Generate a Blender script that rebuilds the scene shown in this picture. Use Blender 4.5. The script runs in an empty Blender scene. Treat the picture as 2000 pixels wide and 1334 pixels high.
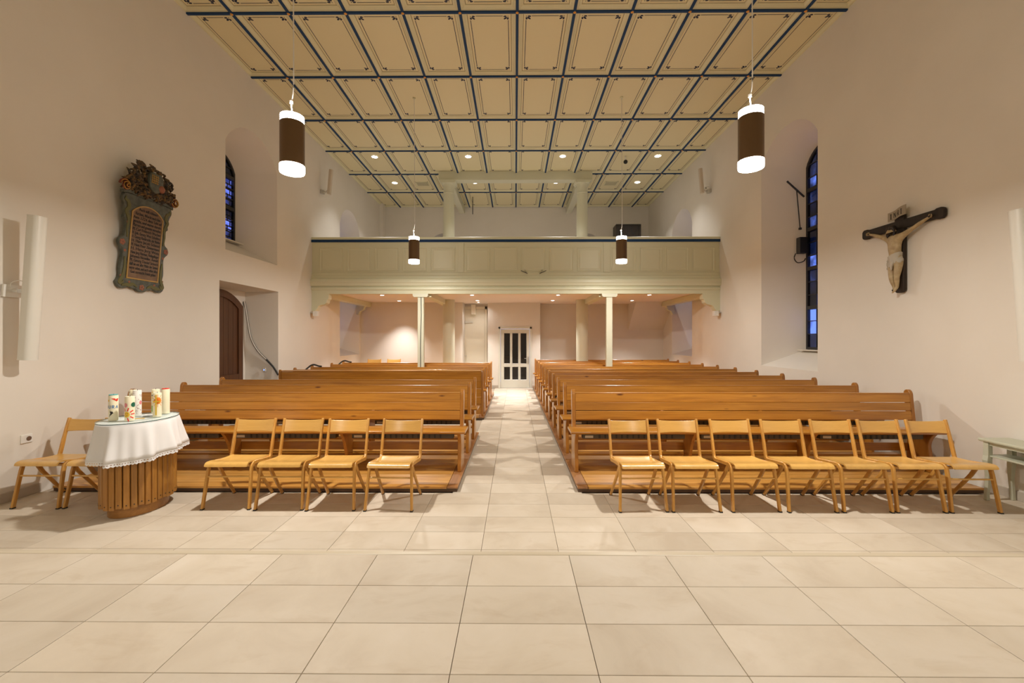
import bpy, bmesh, math, random
from mathutils import Vector, Matrix
from mathutils.geometry import tessellate_polygon

PI = math.pi
sc = bpy.context.scene
C = sc.collection
rnd = random.Random(11)

# ------------------------------------------------------------------ camera, world, exposure
cam_d = bpy.data.cameras.new('camera')
cam_d.sensor_width = 36.0
cam_d.lens = 15.0
cam_d.shift_y = -0.0025
cam_d.clip_start = 0.05
cam_d.clip_end = 200
cam = bpy.data.objects.new('camera', cam_d)
C.objects.link(cam)
cam.location = (0, 0, 1.70)
cam.rotation_euler = (PI / 2, 0, 6 / 833.0)
sc.camera = cam

world = bpy.data.worlds.new('dusk')
sc.world = world
world.use_nodes = True
wb = world.node_tree.nodes['Background']
wb.inputs[0].default_value = (0.75, 0.88, 1.45, 1)
wb.inputs[1].default_value = 1.0

sc.view_settings.view_transform = 'Standard'
sc.view_settings.look = 'None'
sc.view_settings.gamma = 1.0
sc.view_settings.use_curve_mapping = False
sc.view_settings.exposure = 0.36
sc.cycles.sample_clamp_indirect = 6.0
sc.cycles.max_bounces = 10
sc.cycles.diffuse_bounces = 6
sc.cycles.transparent_max_bounces = 12
sc.cycles.caustics_reflective = False
sc.cycles.caustics_refractive = False

LAMP_COL = (1.0, 0.935, 0.85)
SPOT_COL = (1.0, 0.965, 0.93)
PEND_W = 78.0
BEHIND_W = 40.0
SPOT_W = 185.0
UNDER_W = 270.0

# ------------------------------------------------------------------ dimensions
WX = 5.30          # half width of the hall
ZC = 7.00          # ceiling
YB = 17.0          # upper rear wall
YF = -4.5          # wall behind the camera
CH = 0.303         # height of the chancel floor
YE = 2.77          # its edge
ZG = 2.95          # underside of the gallery
YG = 11.1          # gallery front


# ------------------------------------------------------------------ materials
def new_mat(name):
    m = bpy.data.materials.new(name)
    m.use_nodes = True
    nt = m.node_tree
    return m, nt, nt.nodes['Principled BSDF']


def lin(c):
    return tuple(((x / 255.0) / 12.92 if x / 255.0 <= 0.04045 else ((x / 255.0 + 0.055) / 1.055) ** 2.4) for x in c) + (1.0,)


def N(nt, t, **kw):
    n = nt.nodes.new(t)
    for k, v in kw.items():
        setattr(n, k, v)
    return n


def plain(name, col, rough=0.5, metal=0.0, coat=0.0, emit=None, es=0.0, spec=None):
    m, nt, b = new_mat(name)
    b.inputs['Base Color'].default_value = col if len(col) == 4 else col + (1,)
    b.inputs['Roughness'].default_value = rough
    b.inputs['Metallic'].default_value = metal
    b.inputs['Coat Weight'].default_value = coat
    if spec is not None:
        b.inputs['Specular IOR Level'].default_value = spec
    if emit:
        b.inputs['Emission Color'].default_value = emit + (1,)
        b.inputs['Emission Strength'].default_value = es
    return m


def coords(nt, scale, rand=0.0):
    tc = N(nt, 'ShaderNodeTexCoord')
    out = tc.outputs['Object']
    if rand:
        oi = N(nt, 'ShaderNodeObjectInfo')
        mul = N(nt, 'ShaderNodeMath', operation='MULTIPLY')
        mul.inputs[1].default_value = rand
        nt.links.new(oi.outputs['Random'], mul.inputs[0])
        add = N(nt, 'ShaderNodeVectorMath', operation='ADD')
        nt.links.new(out, add.inputs[0])
        nt.links.new(mul.outputs[0], add.inputs[1])
        out = add.outputs[0]
    mp = N(nt, 'ShaderNodeMapping')
    mp.inputs['Scale'].default_value = scale
    nt.links.new(out, mp.inputs['Vector'])
    return mp.outputs['Vector']


def noise(nt, vec, scale, detail=4, rough=0.55, dist=0.0):
    n = N(nt, 'ShaderNodeTexNoise')
    n.inputs['Scale'].default_value = scale
    n.inputs['Detail'].default_value = detail
    n.inputs['Roughness'].default_value = rough
    n.inputs['Distortion'].default_value = dist
    nt.links.new(vec, n.inputs['Vector'])
    return n.outputs['Fac']


def ramp(nt, fac, stops):
    r = N(nt, 'ShaderNodeValToRGB')
    els = r.color_ramp.elements
    while len(els) < len(stops):
        els.new(0.5)
    for e, (p, c) in zip(els, stops):
        e.position = p
        e.color = c if len(c) == 4 else c + (1,)
    nt.links.new(fac, r.inputs['Fac'])
    return r.outputs['Color']


def mixc(nt, fac, a, b, mode='MIX'):
    m = N(nt, 'ShaderNodeMix', data_type='RGBA', blend_type=mode)
    for sock, v in ((m.inputs[0], fac), (m.inputs[6], a), (m.inputs[7], b)):
        if hasattr(v, 'is_linked') or hasattr(v, 'links'):
            nt.links.new(v, sock)
        else:
            sock.default_value = v
    return m.outputs[2]


def bump(nt, b, fac, strength, dist=0.002):
    bp = N(nt, 'ShaderNodeBump')
    bp.inputs['Strength'].default_value = strength
    bp.inputs['Distance'].default_value = dist
    nt.links.new(fac, bp.inputs['Height'])
    nt.links.new(bp.outputs['Normal'], b.inputs['Normal'])


def plaster(name, c1, c2, rough=0.85):
    m, nt, b = new_mat(name)
    v = coords(nt, (1, 1, 1))
    f = noise(nt, v, 1.1, 5)
    nt.links.new(ramp(nt, f, [(0.3, c1), (0.7, c2)]), b.inputs['Base Color'])
    b.inputs['Roughness'].default_value = rough
    bump(nt, b, noise(nt, v, 60, 3), 0.12)
    return m


def wood(name, dark, mid, light, axis='x', rough=0.32, coat=0.35, knots=True, rand=23.0, grain=1.0, contrast=1.0):
    m, nt, b = new_mat(name)
    dark = tuple(m_ + (d_ - m_) * contrast for d_, m_ in zip(dark, mid))
    light = tuple(m_ + (d_ - m_) * contrast for d_, m_ in zip(light, mid))
    lo, hi = 0.9 * grain, 13.0 * grain
    sca = {'x': (lo, hi, hi), 'y': (hi, lo, hi), 'z': (hi, hi, lo)}[axis]
    v = coords(nt, sca, rand)
    f1 = noise(nt, v, 1.3, 6, 0.6, 0.7)
    col = ramp(nt, f1, [(0.28, dark), (0.5, mid), (0.72, light)])
    sca2 = {'x': (1.4, 60, 60), 'y': (60, 1.4, 60), 'z': (60, 60, 1.4)}[axis]
    f2 = noise(nt, coords(nt, sca2, rand), 1.5, 3, 0.6, 0.2)
    col = mixc(nt, 0.28, col, ramp(nt, f2, [(0.3, dark), (0.65, light)]), 'MULTIPLY' if False else 'MIX')
    if knots:
        sk = {'x': (1.5, 5.0, 5.0), 'y': (5.0, 1.5, 5.0), 'z': (5.0, 5.0, 1.5)}[axis]
        vo = N(nt, 'ShaderNodeTexVoronoi')
        vo.inputs['Scale'].default_value = 1.0
        nt.links.new(coords(nt, sk, rand * 1.7), vo.inputs['Vector'])
        kf = ramp(nt, vo.outputs['Distance'], [(0.035, (1, 1, 1)), (0.085, (0, 0, 0))])
        col = mixc(nt, kf, col, (dark[0] * 0.45, dark[1] * 0.35, dark[2] * 0.3, 1))
    oi = N(nt, 'ShaderNodeObjectInfo')
    mr = N(nt, 'ShaderNodeMapRange')
    mr.inputs['To Min'].default_value = 0.88
    mr.inputs['To Max'].default_value = 1.10
    nt.links.new(oi.outputs['Random'], mr.inputs['Value'])
    hs = N(nt, 'ShaderNodeHueSaturation')
    nt.links.new(mr.outputs['Result'], hs.inputs['Value'])
    nt.links.new(col, hs.inputs['Color'])
    nt.links.new(hs.outputs['Color'], b.inputs['Base Color'])
    b.inputs['Roughness'].default_value = rough
    b.inputs['Coat Weight'].default_value = coat
    b.inputs['Coat Roughness'].default_value = 0.22
    bump(nt, b, f2, 0.08)
    return m


def stone(name, c1, c2, c3, rough=0.5):
    m, nt, b = new_mat(name)
    v = coords(nt, (1, 1, 1), 41.0)
    f = noise(nt, v, 1.6, 8, 0.62, 0.6)
    col = ramp(nt, f, [(0.3, c1), (0.5, c2), (0.72, c3)])
    f2 = noise(nt, coords(nt, (1.6, 3.2, 1), 17.0), 1.5, 6, 0.6, 0.8)
    col = mixc(nt, ramp(nt, f2, [(0.56, (0, 0, 0)), (0.70, (0.38, 0.38, 0.38))]), col, (c1[0] * 0.88, c1[1] * 0.82, c1[2] * 0.74, 1))
    oi = N(nt, 'ShaderNodeObjectInfo')
    mr = N(nt, 'ShaderNodeMapRange')
    mr.inputs['To Min'].default_value = 0.93
    mr.inputs['To Max'].default_value = 1.05
    nt.links.new(oi.outputs['Random'], mr.inputs['Value'])
    hs = N(nt, 'ShaderNodeHueSaturation')
    nt.links.new(mr.outputs['Result'], hs.inputs['Value'])
    nt.links.new(col, hs.inputs['Color'])
    nt.links.new(hs.outputs['Color'], b.inputs['Base Color'])
    b.inputs['Roughness'].default_value = rough
    b.inputs['Specular IOR Level'].default_value = 0.25
    bump(nt, b, noise(nt, v, 25, 4), 0.05)
    return m


def glass_mat(name, tint, gloss=0.2, rough=0.12, pattern=False):
    m = bpy.data.materials.new(name)
    m.use_nodes = True
    nt = m.node_tree
    nt.nodes.clear()
    out = N(nt, 'ShaderNodeOutputMaterial')
    tr = N(nt, 'ShaderNodeBsdfTransparent')
    gl = N(nt, 'ShaderNodeBsdfGlossy')
    gl.inputs['Roughness'].default_value = rough
    gl.inputs['Color'].default_value = (0.8, 0.85, 0.9, 1)
    v = coords(nt, (1, 1, 1), 9.0)
    f = noise(nt, v, 3.0, 3)
    oi = N(nt, 'ShaderNodeObjectInfo')
    ad = N(nt, 'ShaderNodeMath', operation='ADD')
    nt.links.new(f, ad.inputs[0])
    nt.links.new(oi.outputs['Random'], ad.inputs[1])
    sc_ = N(nt, 'ShaderNodeMath', operation='MULTIPLY')
    sc_.inputs[1].default_value = 0.62
    nt.links.new(ad.outputs[0], sc_.inputs[0])
    col = ramp(nt, sc_.outputs[0], [(0.30, tuple(x * 0.06 for x in tint)), (0.60, tuple(x * 0.22 for x in tint)), (0.84, tint)])
    if pattern:
        br = N(nt, 'ShaderNodeTexBrick')
        br.inputs['Scale'].default_value = 1.0
        br.inputs['Brick Width'].default_value = 0.16
        br.inputs['Row Height'].default_value = 0.11
        br.inputs['Mortar Size'].default_value = 0.014
        br.inputs['Color1'].default_value = (1, 1, 1, 1)
        br.inputs['Color2'].default_value = (0.35, 0.35, 0.4, 1)
        br.inputs['Mortar'].default_value = (0.01, 0.01, 0.01, 1)
        mp = N(nt, 'ShaderNodeMapping')
        mp.inputs['Rotation'].default_value = (PI / 2, 0, PI / 2)
        tc = N(nt, 'ShaderNodeTexCoord')
        nt.links.new(tc.outputs['Object'], mp.inputs['Vector'])
        sx = N(nt, 'ShaderNodeSeparateXYZ')
        nt.links.new(tc.outputs['Object'], sx.inputs[0])
        cx = N(nt, 'ShaderNodeCombineXYZ')
        nt.links.new(sx.outputs['Y'], cx.inputs['X'])
        nt.links.new(sx.outputs['Z'], cx.inputs['Y'])
        nt.links.new(cx.outputs[0], br.inputs['Vector'])
        col = mixc(nt, 1.0, col, br.outputs['Color'], 'MULTIPLY')
    nt.links.new(col, tr.inputs['Color'])
    mx = N(nt, 'ShaderNodeMixShader')
    mx.inputs[0].default_value = gloss
    nt.links.new(tr.outputs[0], mx.inputs[1])
    nt.links.new(gl.outputs[0], mx.inputs[2])
    nt.links.new(mx.outputs[0], out.inputs['Surface'])
    return m


M = {}
M['wall'] = plaster('wall_plaster', (0.715, 0.675, 0.61), (0.755, 0.715, 0.65))
M['soffit'] = plaster('soffit_plaster', (0.78, 0.70, 0.64), (0.81, 0.73, 0.67))
M['tile'] = stone('floor_stone', (0.53, 0.455, 0.36), (0.60, 0.53, 0.43), (0.645, 0.58, 0.49))
M['grout'] = plain('grout', (0.40, 0.33, 0.25), 0.9)
M['nosing'] = plain('step_edge', (0.55, 0.48, 0.36), 0.4)
M['base'] = stone('baseboard_stone', (0.45, 0.40, 0.34), (0.50, 0.45, 0.38), (0.54, 0.49, 0.42), 0.5)
M['ceil'] = plain('ceiling_cream', (0.74, 0.665, 0.42), 0.55)
M['ceil_mould'] = plain('ceiling_moulding', (0.70, 0.66, 0.44), 0.5)
M['ceil_shadow_line'] = plain('ceiling_shadow_line', (0.20, 0.13, 0.05), 0.6)  # shadow line along the moulding step, painted in as a brown ring
M['blue'] = plain('dark_blue_paint', (0.012, 0.045, 0.125), 0.6, spec=0.25)
M['stencil'] = plain('stencil_blue', (0.012, 0.018, 0.05), 0.7)
M['gold'] = plain('gold_boss', (0.75, 0.33, 0.05), 0.35)
M['green'] = plain('sage_paint', (0.67, 0.665, 0.48), 0.42)
M['sage2'] = plain('sage_column', (0.64, 0.635, 0.49), 0.4)
M['pew_x'] = wood('pew_pine_x', (0.26, 0.095, 0.010), (0.41, 0.170, 0.018), (0.52, 0.24, 0.032), 'x', 0.28, 0.45)
M['pew_z'] = wood('pew_pine_z', (0.25, 0.088, 0.010), (0.37, 0.145, 0.016), (0.46, 0.20, 0.028), 'z', 0.30, 0.4)
M['plank'] = wood('platform_pine', (0.40, 0.17, 0.03), (0.58, 0.29, 0.06), (0.68, 0.37, 0.10), 'x', 0.33, 0.3)
M['plank_y'] = wood('platform_border', (0.24, 0.10, 0.035), (0.36, 0.16, 0.055), (0.42, 0.21, 0.075), 'y', 0.4, 0.2, False)
M['plat_edge'] = plain('platform_edge', (0.10, 0.055, 0.03), 0.55)
M['beech_x'] = wood('chair_beech_x', (0.52, 0.28, 0.065), (0.66, 0.385, 0.10), (0.75, 0.46, 0.14), 'x', 0.28, 0.35, False, contrast=0.55)
M['beech_y'] = wood('chair_beech_y', (0.52, 0.28, 0.065), (0.66, 0.385, 0.10), (0.75, 0.46, 0.14), 'y', 0.28, 0.35, False, contrast=0.55)
M['beech_z'] = wood('chair_beech_z', (0.46, 0.215, 0.040), (0.58, 0.295, 0.060), (0.67, 0.37, 0.09), 'z', 0.32, 0.3, False)
M['oak_z'] = wood('table_oak_z', (0.25, 0.105, 0.018), (0.37, 0.165, 0.028), (0.45, 0.22, 0.045), 'z', 0.42, 0.2, False)
M['oak_x'] = wood('table_oak_x', (0.22, 0.095, 0.018), (0.33, 0.145, 0.026), (0.40, 0.19, 0.04), 'x', 0.42, 0.2, False)
M['door_z'] = wood('door_wood', (0.05, 0.017, 0.005), (0.085, 0.030, 0.009), (0.115, 0.043, 0.014), 'z', 0.45, 0.15, False)
M['bronze'] = plain('lamp_bronze', (0.16, 0.095, 0.045), 0.36, 0.45)
M['glow'] = plain('lamp_diffuser', (1, 1, 1), 0.5, emit=(1.0, 0.95, 0.88), es=14.0)
M['spotglow'] = plain('spot_glow', (1, 1, 1), 0.5, emit=(1.0, 0.96, 0.90), es=16.0)
M['white'] = plain('white_lacquer', (0.78, 0.77, 0.73), 0.35)
M['cream_door'] = plain('cream_door', (0.78, 0.73, 0.60), 0.4)
M['paint_grey'] = plain('door_grey_white', (0.66, 0.66, 0.58), 0.35)
M['metal'] = plain('brushed_metal', (0.62, 0.61, 0.58), 0.3, 1.0)
M['black'] = plain('black', (0.012, 0.012, 0.013), 0.45)
M['iron'] = plain('window_iron', (0.02, 0.019, 0.02), 0.55)
M['dark'] = plain('dark_cabinet', (0.028, 0.022, 0.018), 0.4)
M['darkgrey'] = plain('heater_grey', (0.09, 0.075, 0.055), 0.5)
M['sticker'] = plain('sticker', (0.62, 0.58, 0.5), 0.5)
M['speaker'] = plain('speaker_white', (0.72, 0.71, 0.65), 0.4)
M['speaker_beige'] = plain('speaker_beige', (0.60, 0.53, 0.44), 0.5)
M['cloth'] = plain('white_cloth', (0.76, 0.765, 0.78), 0.9)
M['wax'] = plain('cream_wax', (0.86, 0.80, 0.60), 0.45)
M['waxwhite'] = plain('white_wax', (0.88, 0.86, 0.82), 0.45)
M['pane_dark'] = plain('dark_door_glass', (0.012, 0.010, 0.009), 0.06)
M['pane'] = glass_mat('window_pane', (0.50, 0.62, 0.95), 0.10, 0.2)
M['pane_lead'] = glass_mat('leaded_pane', (0.55, 0.62, 1.0), 0.08, 0.25, True)
M['pane_dusk'] = plain('dusk_glass', (0.03, 0.03, 0.06), 0.15)
M['console'] = plain('console_sage', (0.50, 0.51, 0.40), 0.42)
M['cable'] = plain('cable_black', (0.02, 0.02, 0.02), 0.5)
M['cable_w'] = plain('cable_white', (0.75, 0.72, 0.66), 0.5)
for k, c in dict(red=(0.75, 0.05, 0.03), blue_l=(0.04, 0.20, 0.50), green_l=(0.16, 0.42, 0.05), dgreen=(0.01, 0.13, 0.07), pink=(0.75, 0.25, 0.28),
                 yellow=(0.85, 0.52, 0.04), orange=(0.80, 0.25, 0.02), teal=(0.12, 0.42, 0.42), maroon=(0.25, 0.02, 0.03), goldfoil=(0.65, 0.42, 0.04)).items():
    M[k] = plain('print_' + k, c, 0.45)

# clear tabletop glass
m, nt, b = new_mat('tabletop_glass')
b.inputs['Base Color'].default_value = (0.75, 0.9, 0.85, 1)
b.inputs['Roughness'].default_value = 0.04
b.inputs['Transmission Weight'].default_value = 0.0
b.inputs['Alpha'].default_value = 0.22
M['tglass'] = m
M['glass_edge'] = plain('glass_edge', (0.004, 0.05, 0.04), 0.1)


# ------------------------------------------------------------------ mesh builder
class MB:
    def __init__(self):
        self.v, self.f, self.m = [], [], []

    def add(self, vs, fs, slot=0):
        o = len(self.v)
        self.v += [tuple(p) for p in vs]
        self.f += [tuple(i + o for i in f) for f in fs]
        self.m += [slot] * len(fs)
        return self

    def box(self, x0, x1, y0, y1, z0, z1, slot=0):
        vs = [(x, y, z) for z in (z0, z1) for y in (y0, y1) for x in (x0, x1)]
        return self.add(vs, [(0, 2, 3, 1), (4, 5, 7, 6), (0, 1, 5, 4), (2, 6, 7, 3), (0, 4, 6, 2), (1, 3, 7, 5)], slot)

    def prism(self, poly, a0, a1, axis='x', slot=0):
        """poly: 2-D outline; axis x -> (y,z), y -> (x,z), z -> (x,y)"""
        n = len(poly)
        def P(p, a):
            if axis == 'x':
                return (a, p[0], p[1])
            if axis == 'y':
                return (p[0], a, p[1])
            return (p[0], p[1], a)
        vs = [P(p, a0) for p in poly] + [P(p, a1) for p in poly]
        fs = [tuple(range(n))[::-1], tuple(range(n, 2 * n))]
        fs += [(i, (i + 1) % n, n + (i + 1) % n, n + i) for i in range(n)]
        return self.add(vs, fs, slot)

    def rings(self, rings, close=True, cap=True, slot=0):
        n = len(rings[0])
        vs = [p for r in rings for p in r]
        fs = []
        for k in range(len(rings) - 1):
            for i in range(n if close else n - 1):
                j = (i + 1) % n
                fs.append((k * n + i, k * n + j, (k + 1) * n + j, (k + 1) * n + i))
        if cap:
            fs.append(tuple(range(n))[::-1])
            fs.append(tuple(range((len(rings) - 1) * n, len(rings) * n)))
        return self.add(vs, fs, slot)

    def lathe(self, prof, cx=0, cy=0, n=24, sx=1.0, sy=1.0, cap=True, slot=0):
        rs = [[(cx + r * sx * math.cos(2 * PI * i / n), cy + r * sy * math.sin(2 * PI * i / n), z) for i in range(n)] for r, z in prof]
        return self.rings(rs, True, cap, slot)

    def tube(self, pts, r, n=8, slot=0):
        pts = [Vector(p) for p in pts]
        rs = []
        for i, p in enumerate(pts):
            d = (pts[min(i + 1, len(pts) - 1)] - pts[max(i - 1, 0)]).normalized()
            u = d.cross(Vector((0, 0, 1)))
            if u.length < 0.05:
                u = d.cross(Vector((1, 0, 0)))
            u.normalize()
            w = d.cross(u)
            rr = r[i] if isinstance(r, (list, tuple)) else r
            rs.append([tuple(p + u * rr * math.cos(2 * PI * k / n) + w * rr * math.sin(2 * PI * k / n)) for k in range(n)])
        return self.rings(rs, True, True, slot)

    def ball(self, c, r, n=8, slot=0, sx=1, sy=1, sz=1):
        rs = []
        for k in range(1, n):
            a = -PI / 2 + PI * k / n
            rs.append([(c[0] + r * sx * math.cos(a) * math.cos(2 * PI * i / (2 * n)), c[1] + r * sy * math.cos(a) * math.sin(2 * PI * i / (2 * n)), c[2] + r * sz * math.sin(a)) for i in range(2 * n)])
        return self.rings(rs, True, True, slot)

    def mesh(self, name, mats, smooth=None):
        me = bpy.data.meshes.new(name)
        me.from_pydata(self.v, [], self.f)
        for mt in (mats if isinstance(mats, (list, tuple)) else [mats]):
            me.materials.append(M[mt] if isinstance(mt, str) else mt)
        for p, s in zip(me.polygons, self.m):
            p.material_index = s
        bm = bmesh.new()
        bm.from_mesh(me)
        bmesh.ops.recalc_face_normals(bm, faces=bm.faces)
        bm.to_mesh(me)
        bm.free()
        if smooth:
            for p in me.polygons:
                p.use_smooth = True
            me.set_sharp_from_angle(angle=math.radians(smooth))
        return me

    def build(self, name, mats, parent=None, smooth=None, bevel=None):
        o = bpy.data.objects.new(name, self.mesh(name, mats, smooth))
        C.objects.link(o)
        o.parent = parent
        if bevel:
            bv = o.modifiers.new('bevel', 'BEVEL')
            bv.width = bevel
            bv.segments = 2
            bv.limit_method = 'ANGLE'
        return o


def inst(name, me, parent=None, loc=None, rot=None, bevel=None):
    o = bpy.data.objects.new(name, me)
    C.objects.link(o)
    o.parent = parent
    if loc is not None:
        o.location = loc
    if rot is not None:
        o.rotation_euler = rot
    if bevel:
        bv = o.modifiers.new('bevel', 'BEVEL')
        bv.width = bevel
        bv.segments = 2
        bv.limit_method = 'ANGLE'
    return o


def empty(name, loc=(0, 0, 0), rot=(0, 0, 0)):
    o = bpy.data.objects.new(name, None)
    C.objects.link(o)
    o.location = loc
    o.rotation_euler = rot
    o.empty_display_size = 0.1
    return o


def tag(o, label, cat=None, group=None, kind=None):
    o['label'] = label
    if cat:
        o['category'] = cat
    if group:
        o['group'] = group
    if kind:
        o['kind'] = kind
    return o


def struct(o, label=None):
    o['kind'] = 'structure'
    if label:
        o['label'] = label
    return o


def copy_tree(o, parent=None):
    c = o.copy()
    C.objects.link(c)
    c.parent = parent
    for ch in list(o.children):
        copy_tree(ch, c)
    return c


def ribbon(path, w):
    """outline polygon around a 2-D polyline"""
    n = len(path)
    L, Rr = [], []
    for i, p in enumerate(path):
        a = Vector(path[max(i - 1, 0)])
        c = Vector(path[min(i + 1, n - 1)])
        p = Vector(p)
        d1 = (p - a).normalized() if i > 0 else (c - p).normalized()
        d2 = (c - p).normalized() if i < n - 1 else d1
        d = (d1 + d2).normalized()
        nn = Vector((-d.y, d.x))
        k = 1.0 / max(0.5, nn.dot(Vector((-d1.y, d1.x))))
        ww = w[i] if isinstance(w, (list, tuple)) else w
        L.append(tuple(p + nn * ww / 2 * k))
        Rr.append(tuple(p - nn * ww / 2 * k))
    return L + Rr[::-1]


def spline(pts, n=6):
    """Catmull-Rom through 2-D or 3-D points"""
    P = [Vector(p) for p in pts]
    out = []
    for i in range(len(P) - 1):
        p0, p1, p2, p3 = P[max(i - 1, 0)], P[i], P[i + 1], P[min(i + 2, len(P) - 1)]
        for k in range(n):
            t = k / n
            out.append(tuple(0.5 * ((2 * p1) + (p2 - p0) * t + (2 * p0 - 5 * p1 + 4 * p2 - p3) * t * t + (3 * p1 - p0 - 3 * p2 + p3) * t ** 3)))
    out.append(tuple(P[-1]))
    return out


def arch(a0, a1, z0, zs, rise, n=14):
    """rectangle with a segmental arch on top, counter-clockwise in (a, z); convex"""
    half, mid = (a1 - a0) / 2, (a0 + a1) / 2
    pts = [(a0, z0), (a1, z0)]
    if rise <= 0:
        return pts + [(a1, zs), (a0, zs)]
    rr = (half * half + rise * rise) / (2 * rise)
    zc = zs + rise - rr
    t = math.asin(min(1, half / rr))
    for i in range(n + 1):
        an = t - 2 * t * i / n
        pts.append((mid + rr * math.sin(an), zc + rr * math.cos(an)))
    return pts


def clip(poly, conv):
    """Sutherland-Hodgman against a convex counter-clockwise outline"""
    out = poly
    for i in range(len(conv)):
        a, b2 = conv[i], conv[(i + 1) % len(conv)]
        ins = lambda p: (b2[0] - a[0]) * (p[1] - a[1]) - (b2[1] - a[1]) * (p[0] - a[0]) >= -1e-9
        res = []
        for j in range(len(out)):
            p, q = out[j], out[(j + 1) % len(out)]
            if ins(p):
                res.append(p)
            if ins(p) != ins(q):
                d1 = (b2[0] - a[0]) * (p[1] - a[1]) - (b2[1] - a[1]) * (p[0] - a[0])
                d2 = (b2[0] - a[0]) * (q[1] - a[1]) - (b2[1] - a[1]) * (q[0] - a[0])
                t = d1 / (d1 - d2)
                res.append((p[0] + t * (q[0] - p[0]), p[1] + t * (q[1] - p[1])))
        out = res
        if len(out) < 3:
            return []
    return out


def light(name, typ, loc, power, col, parent=None, **kw):
    d = bpy.data.lights.new(name, typ)
    d.energy = power
    d.color = col
    for k, v in kw.items():
        setattr(d, k, v)
    o = bpy.data.objects.new(name, d)
    C.objects.link(o)
    o.parent = parent
    o.location = loc
    return o


ORD = ['first', 'second', 'third', 'fourth', 'fifth', 'sixth', 'seventh', 'eighth', 'ninth', 'tenth', 'eleventh', 'twelfth']


# ------------------------------------------------------------------ floor
TW = 0.6195
XC0 = -0.272                       # one joint line of the tile columns
floor = struct(MB().box(-WX, WX, YE - 0.01, YB, -0.2, -0.012).build('floor', 'grout'), 'beige stone tiled floor of the nave and aisle')
gap = 0.0035


def tile_mesh(w, d, name):
    c = 0.0018
    b = MB()
    b.rings([[(-w / 2, -d / 2, -0.011), (w / 2, -d / 2, -0.011), (w / 2, d / 2, -0.011), (-w / 2, d / 2, -0.011)],
             [(-w / 2, -d / 2, -c * 0.5), (w / 2, -d / 2, -c * 0.5), (w / 2, d / 2, -c * 0.5), (-w / 2, d / 2, -c * 0.5)],
             [(-w / 2 + c, -d / 2 + c, 0), (w / 2 - c, -d / 2 + c, 0), (w / 2 - c, d / 2 - c, 0), (-w / 2 + c, d / 2 - c, 0)]])
    return b.mesh(name, 'tile')


_tm = {}


def lay_tile(x0, x1, y0, y1, z, parent):
    w, d = round(x1 - x0 - gap, 4), round(y1 - y0 - gap, 4)
    if w < 0.03 or d < 0.03:
        return
    if (w, d) not in _tm:
        _tm[(w, d)] = tile_mesh(w, d, 'tile')
    inst('tile', _tm[(w, d)], parent, ((x0 + x1) / 2, (y0 + y1) / 2, z))


cols = [XC0 + TW * k for k in range(-9, 11)]
cols = [-WX] + [c for c in cols if -WX + 0.05 < c < WX - 0.05] + [WX]
TD = 0.3155
y = 3.126
rows = []
while y < 4.70:
    rows.append((y, y + TD))
    y += TD
for y0, y1 in rows:
    for a, c in zip(cols[:-1], cols[1:]):
        lay_tile(a, c, y0, y1, 0, floor)
while y < 14.6:
    for a, c in ((-0.69, XC0), (XC0, XC0 + TW), (XC0 + TW, 0.74)):
        lay_tile(a, c, y, y + TD, 0, floor)
    if 7.5 < y < 8.8:
        for a, c in zip(cols[:-1], cols[1:]):
            if c <= XC0 - 0.3:
                lay_tile(a, min(c, -0.69), y, y + TD, 0, floor)
    y += TD

chancel = struct(MB().box(-WX, WX, YF, YE - 0.012, -0.2, CH - 0.012).build('floor_chancel', 'grout'), 'raised beige stone floor in front of the pews')
y = YE - 0.012
for k in range(9):
    y1 = y - (0.345 if k == 0 else 0.319)
    for a, c in zip(cols[:-1], cols[1:]):
        lay_tile(a, c, y1, y, CH, chancel)
    y = y1
st = MB().box(-WX, WX, YE - 0.011, YE + 0.02, -0.1, CH).build('trim_1', 'nosing', bevel=0.006)
struct(st, 'pale edge strip of the raised floor')
st = MB().box(-WX, WX, YE + 0.021, YE + 0.34, -0.1, 0.152).build('floor_step', 'nosing', bevel=0.006)
struct(st, 'low stone step below the raised floor')


# ------------------------------------------------------------------ walls with openings
def wall_side(name, sx, holes, label):
    """holes: list of (outer outline, inner outline, inner x, filled) in (y,z); sx = -1 left, +1 right"""
    X = sx * WX
    b = MB()
    outer = [(YF, -0.2), (YB + 0.05, -0.2), (YB + 0.05, ZC + 0.15), (YF, ZC + 0.15)]
    loops = [[Vector((p[0], p[1], 0)) for p in outer]] + [[Vector((p[0], p[1], 0)) for p in h[0]] for h in holes]
    flat = [p for l in loops for p in l]
    tri = tessellate_polygon(loops)
    b.add([(X, p.x, p.y) for p in flat], tri)
    for o, i, xi, fill in holes:
        r0 = [(X, p[0], p[1]) for p in o]
        r1 = [(xi, p[0], p[1]) for p in i]
        b.rings([r0, r1], True, False)
        if fill:
            b.add(r1, [tuple(range(len(r1)))])
    return struct(b.build(name, 'wall', smooth=28), label)


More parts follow.
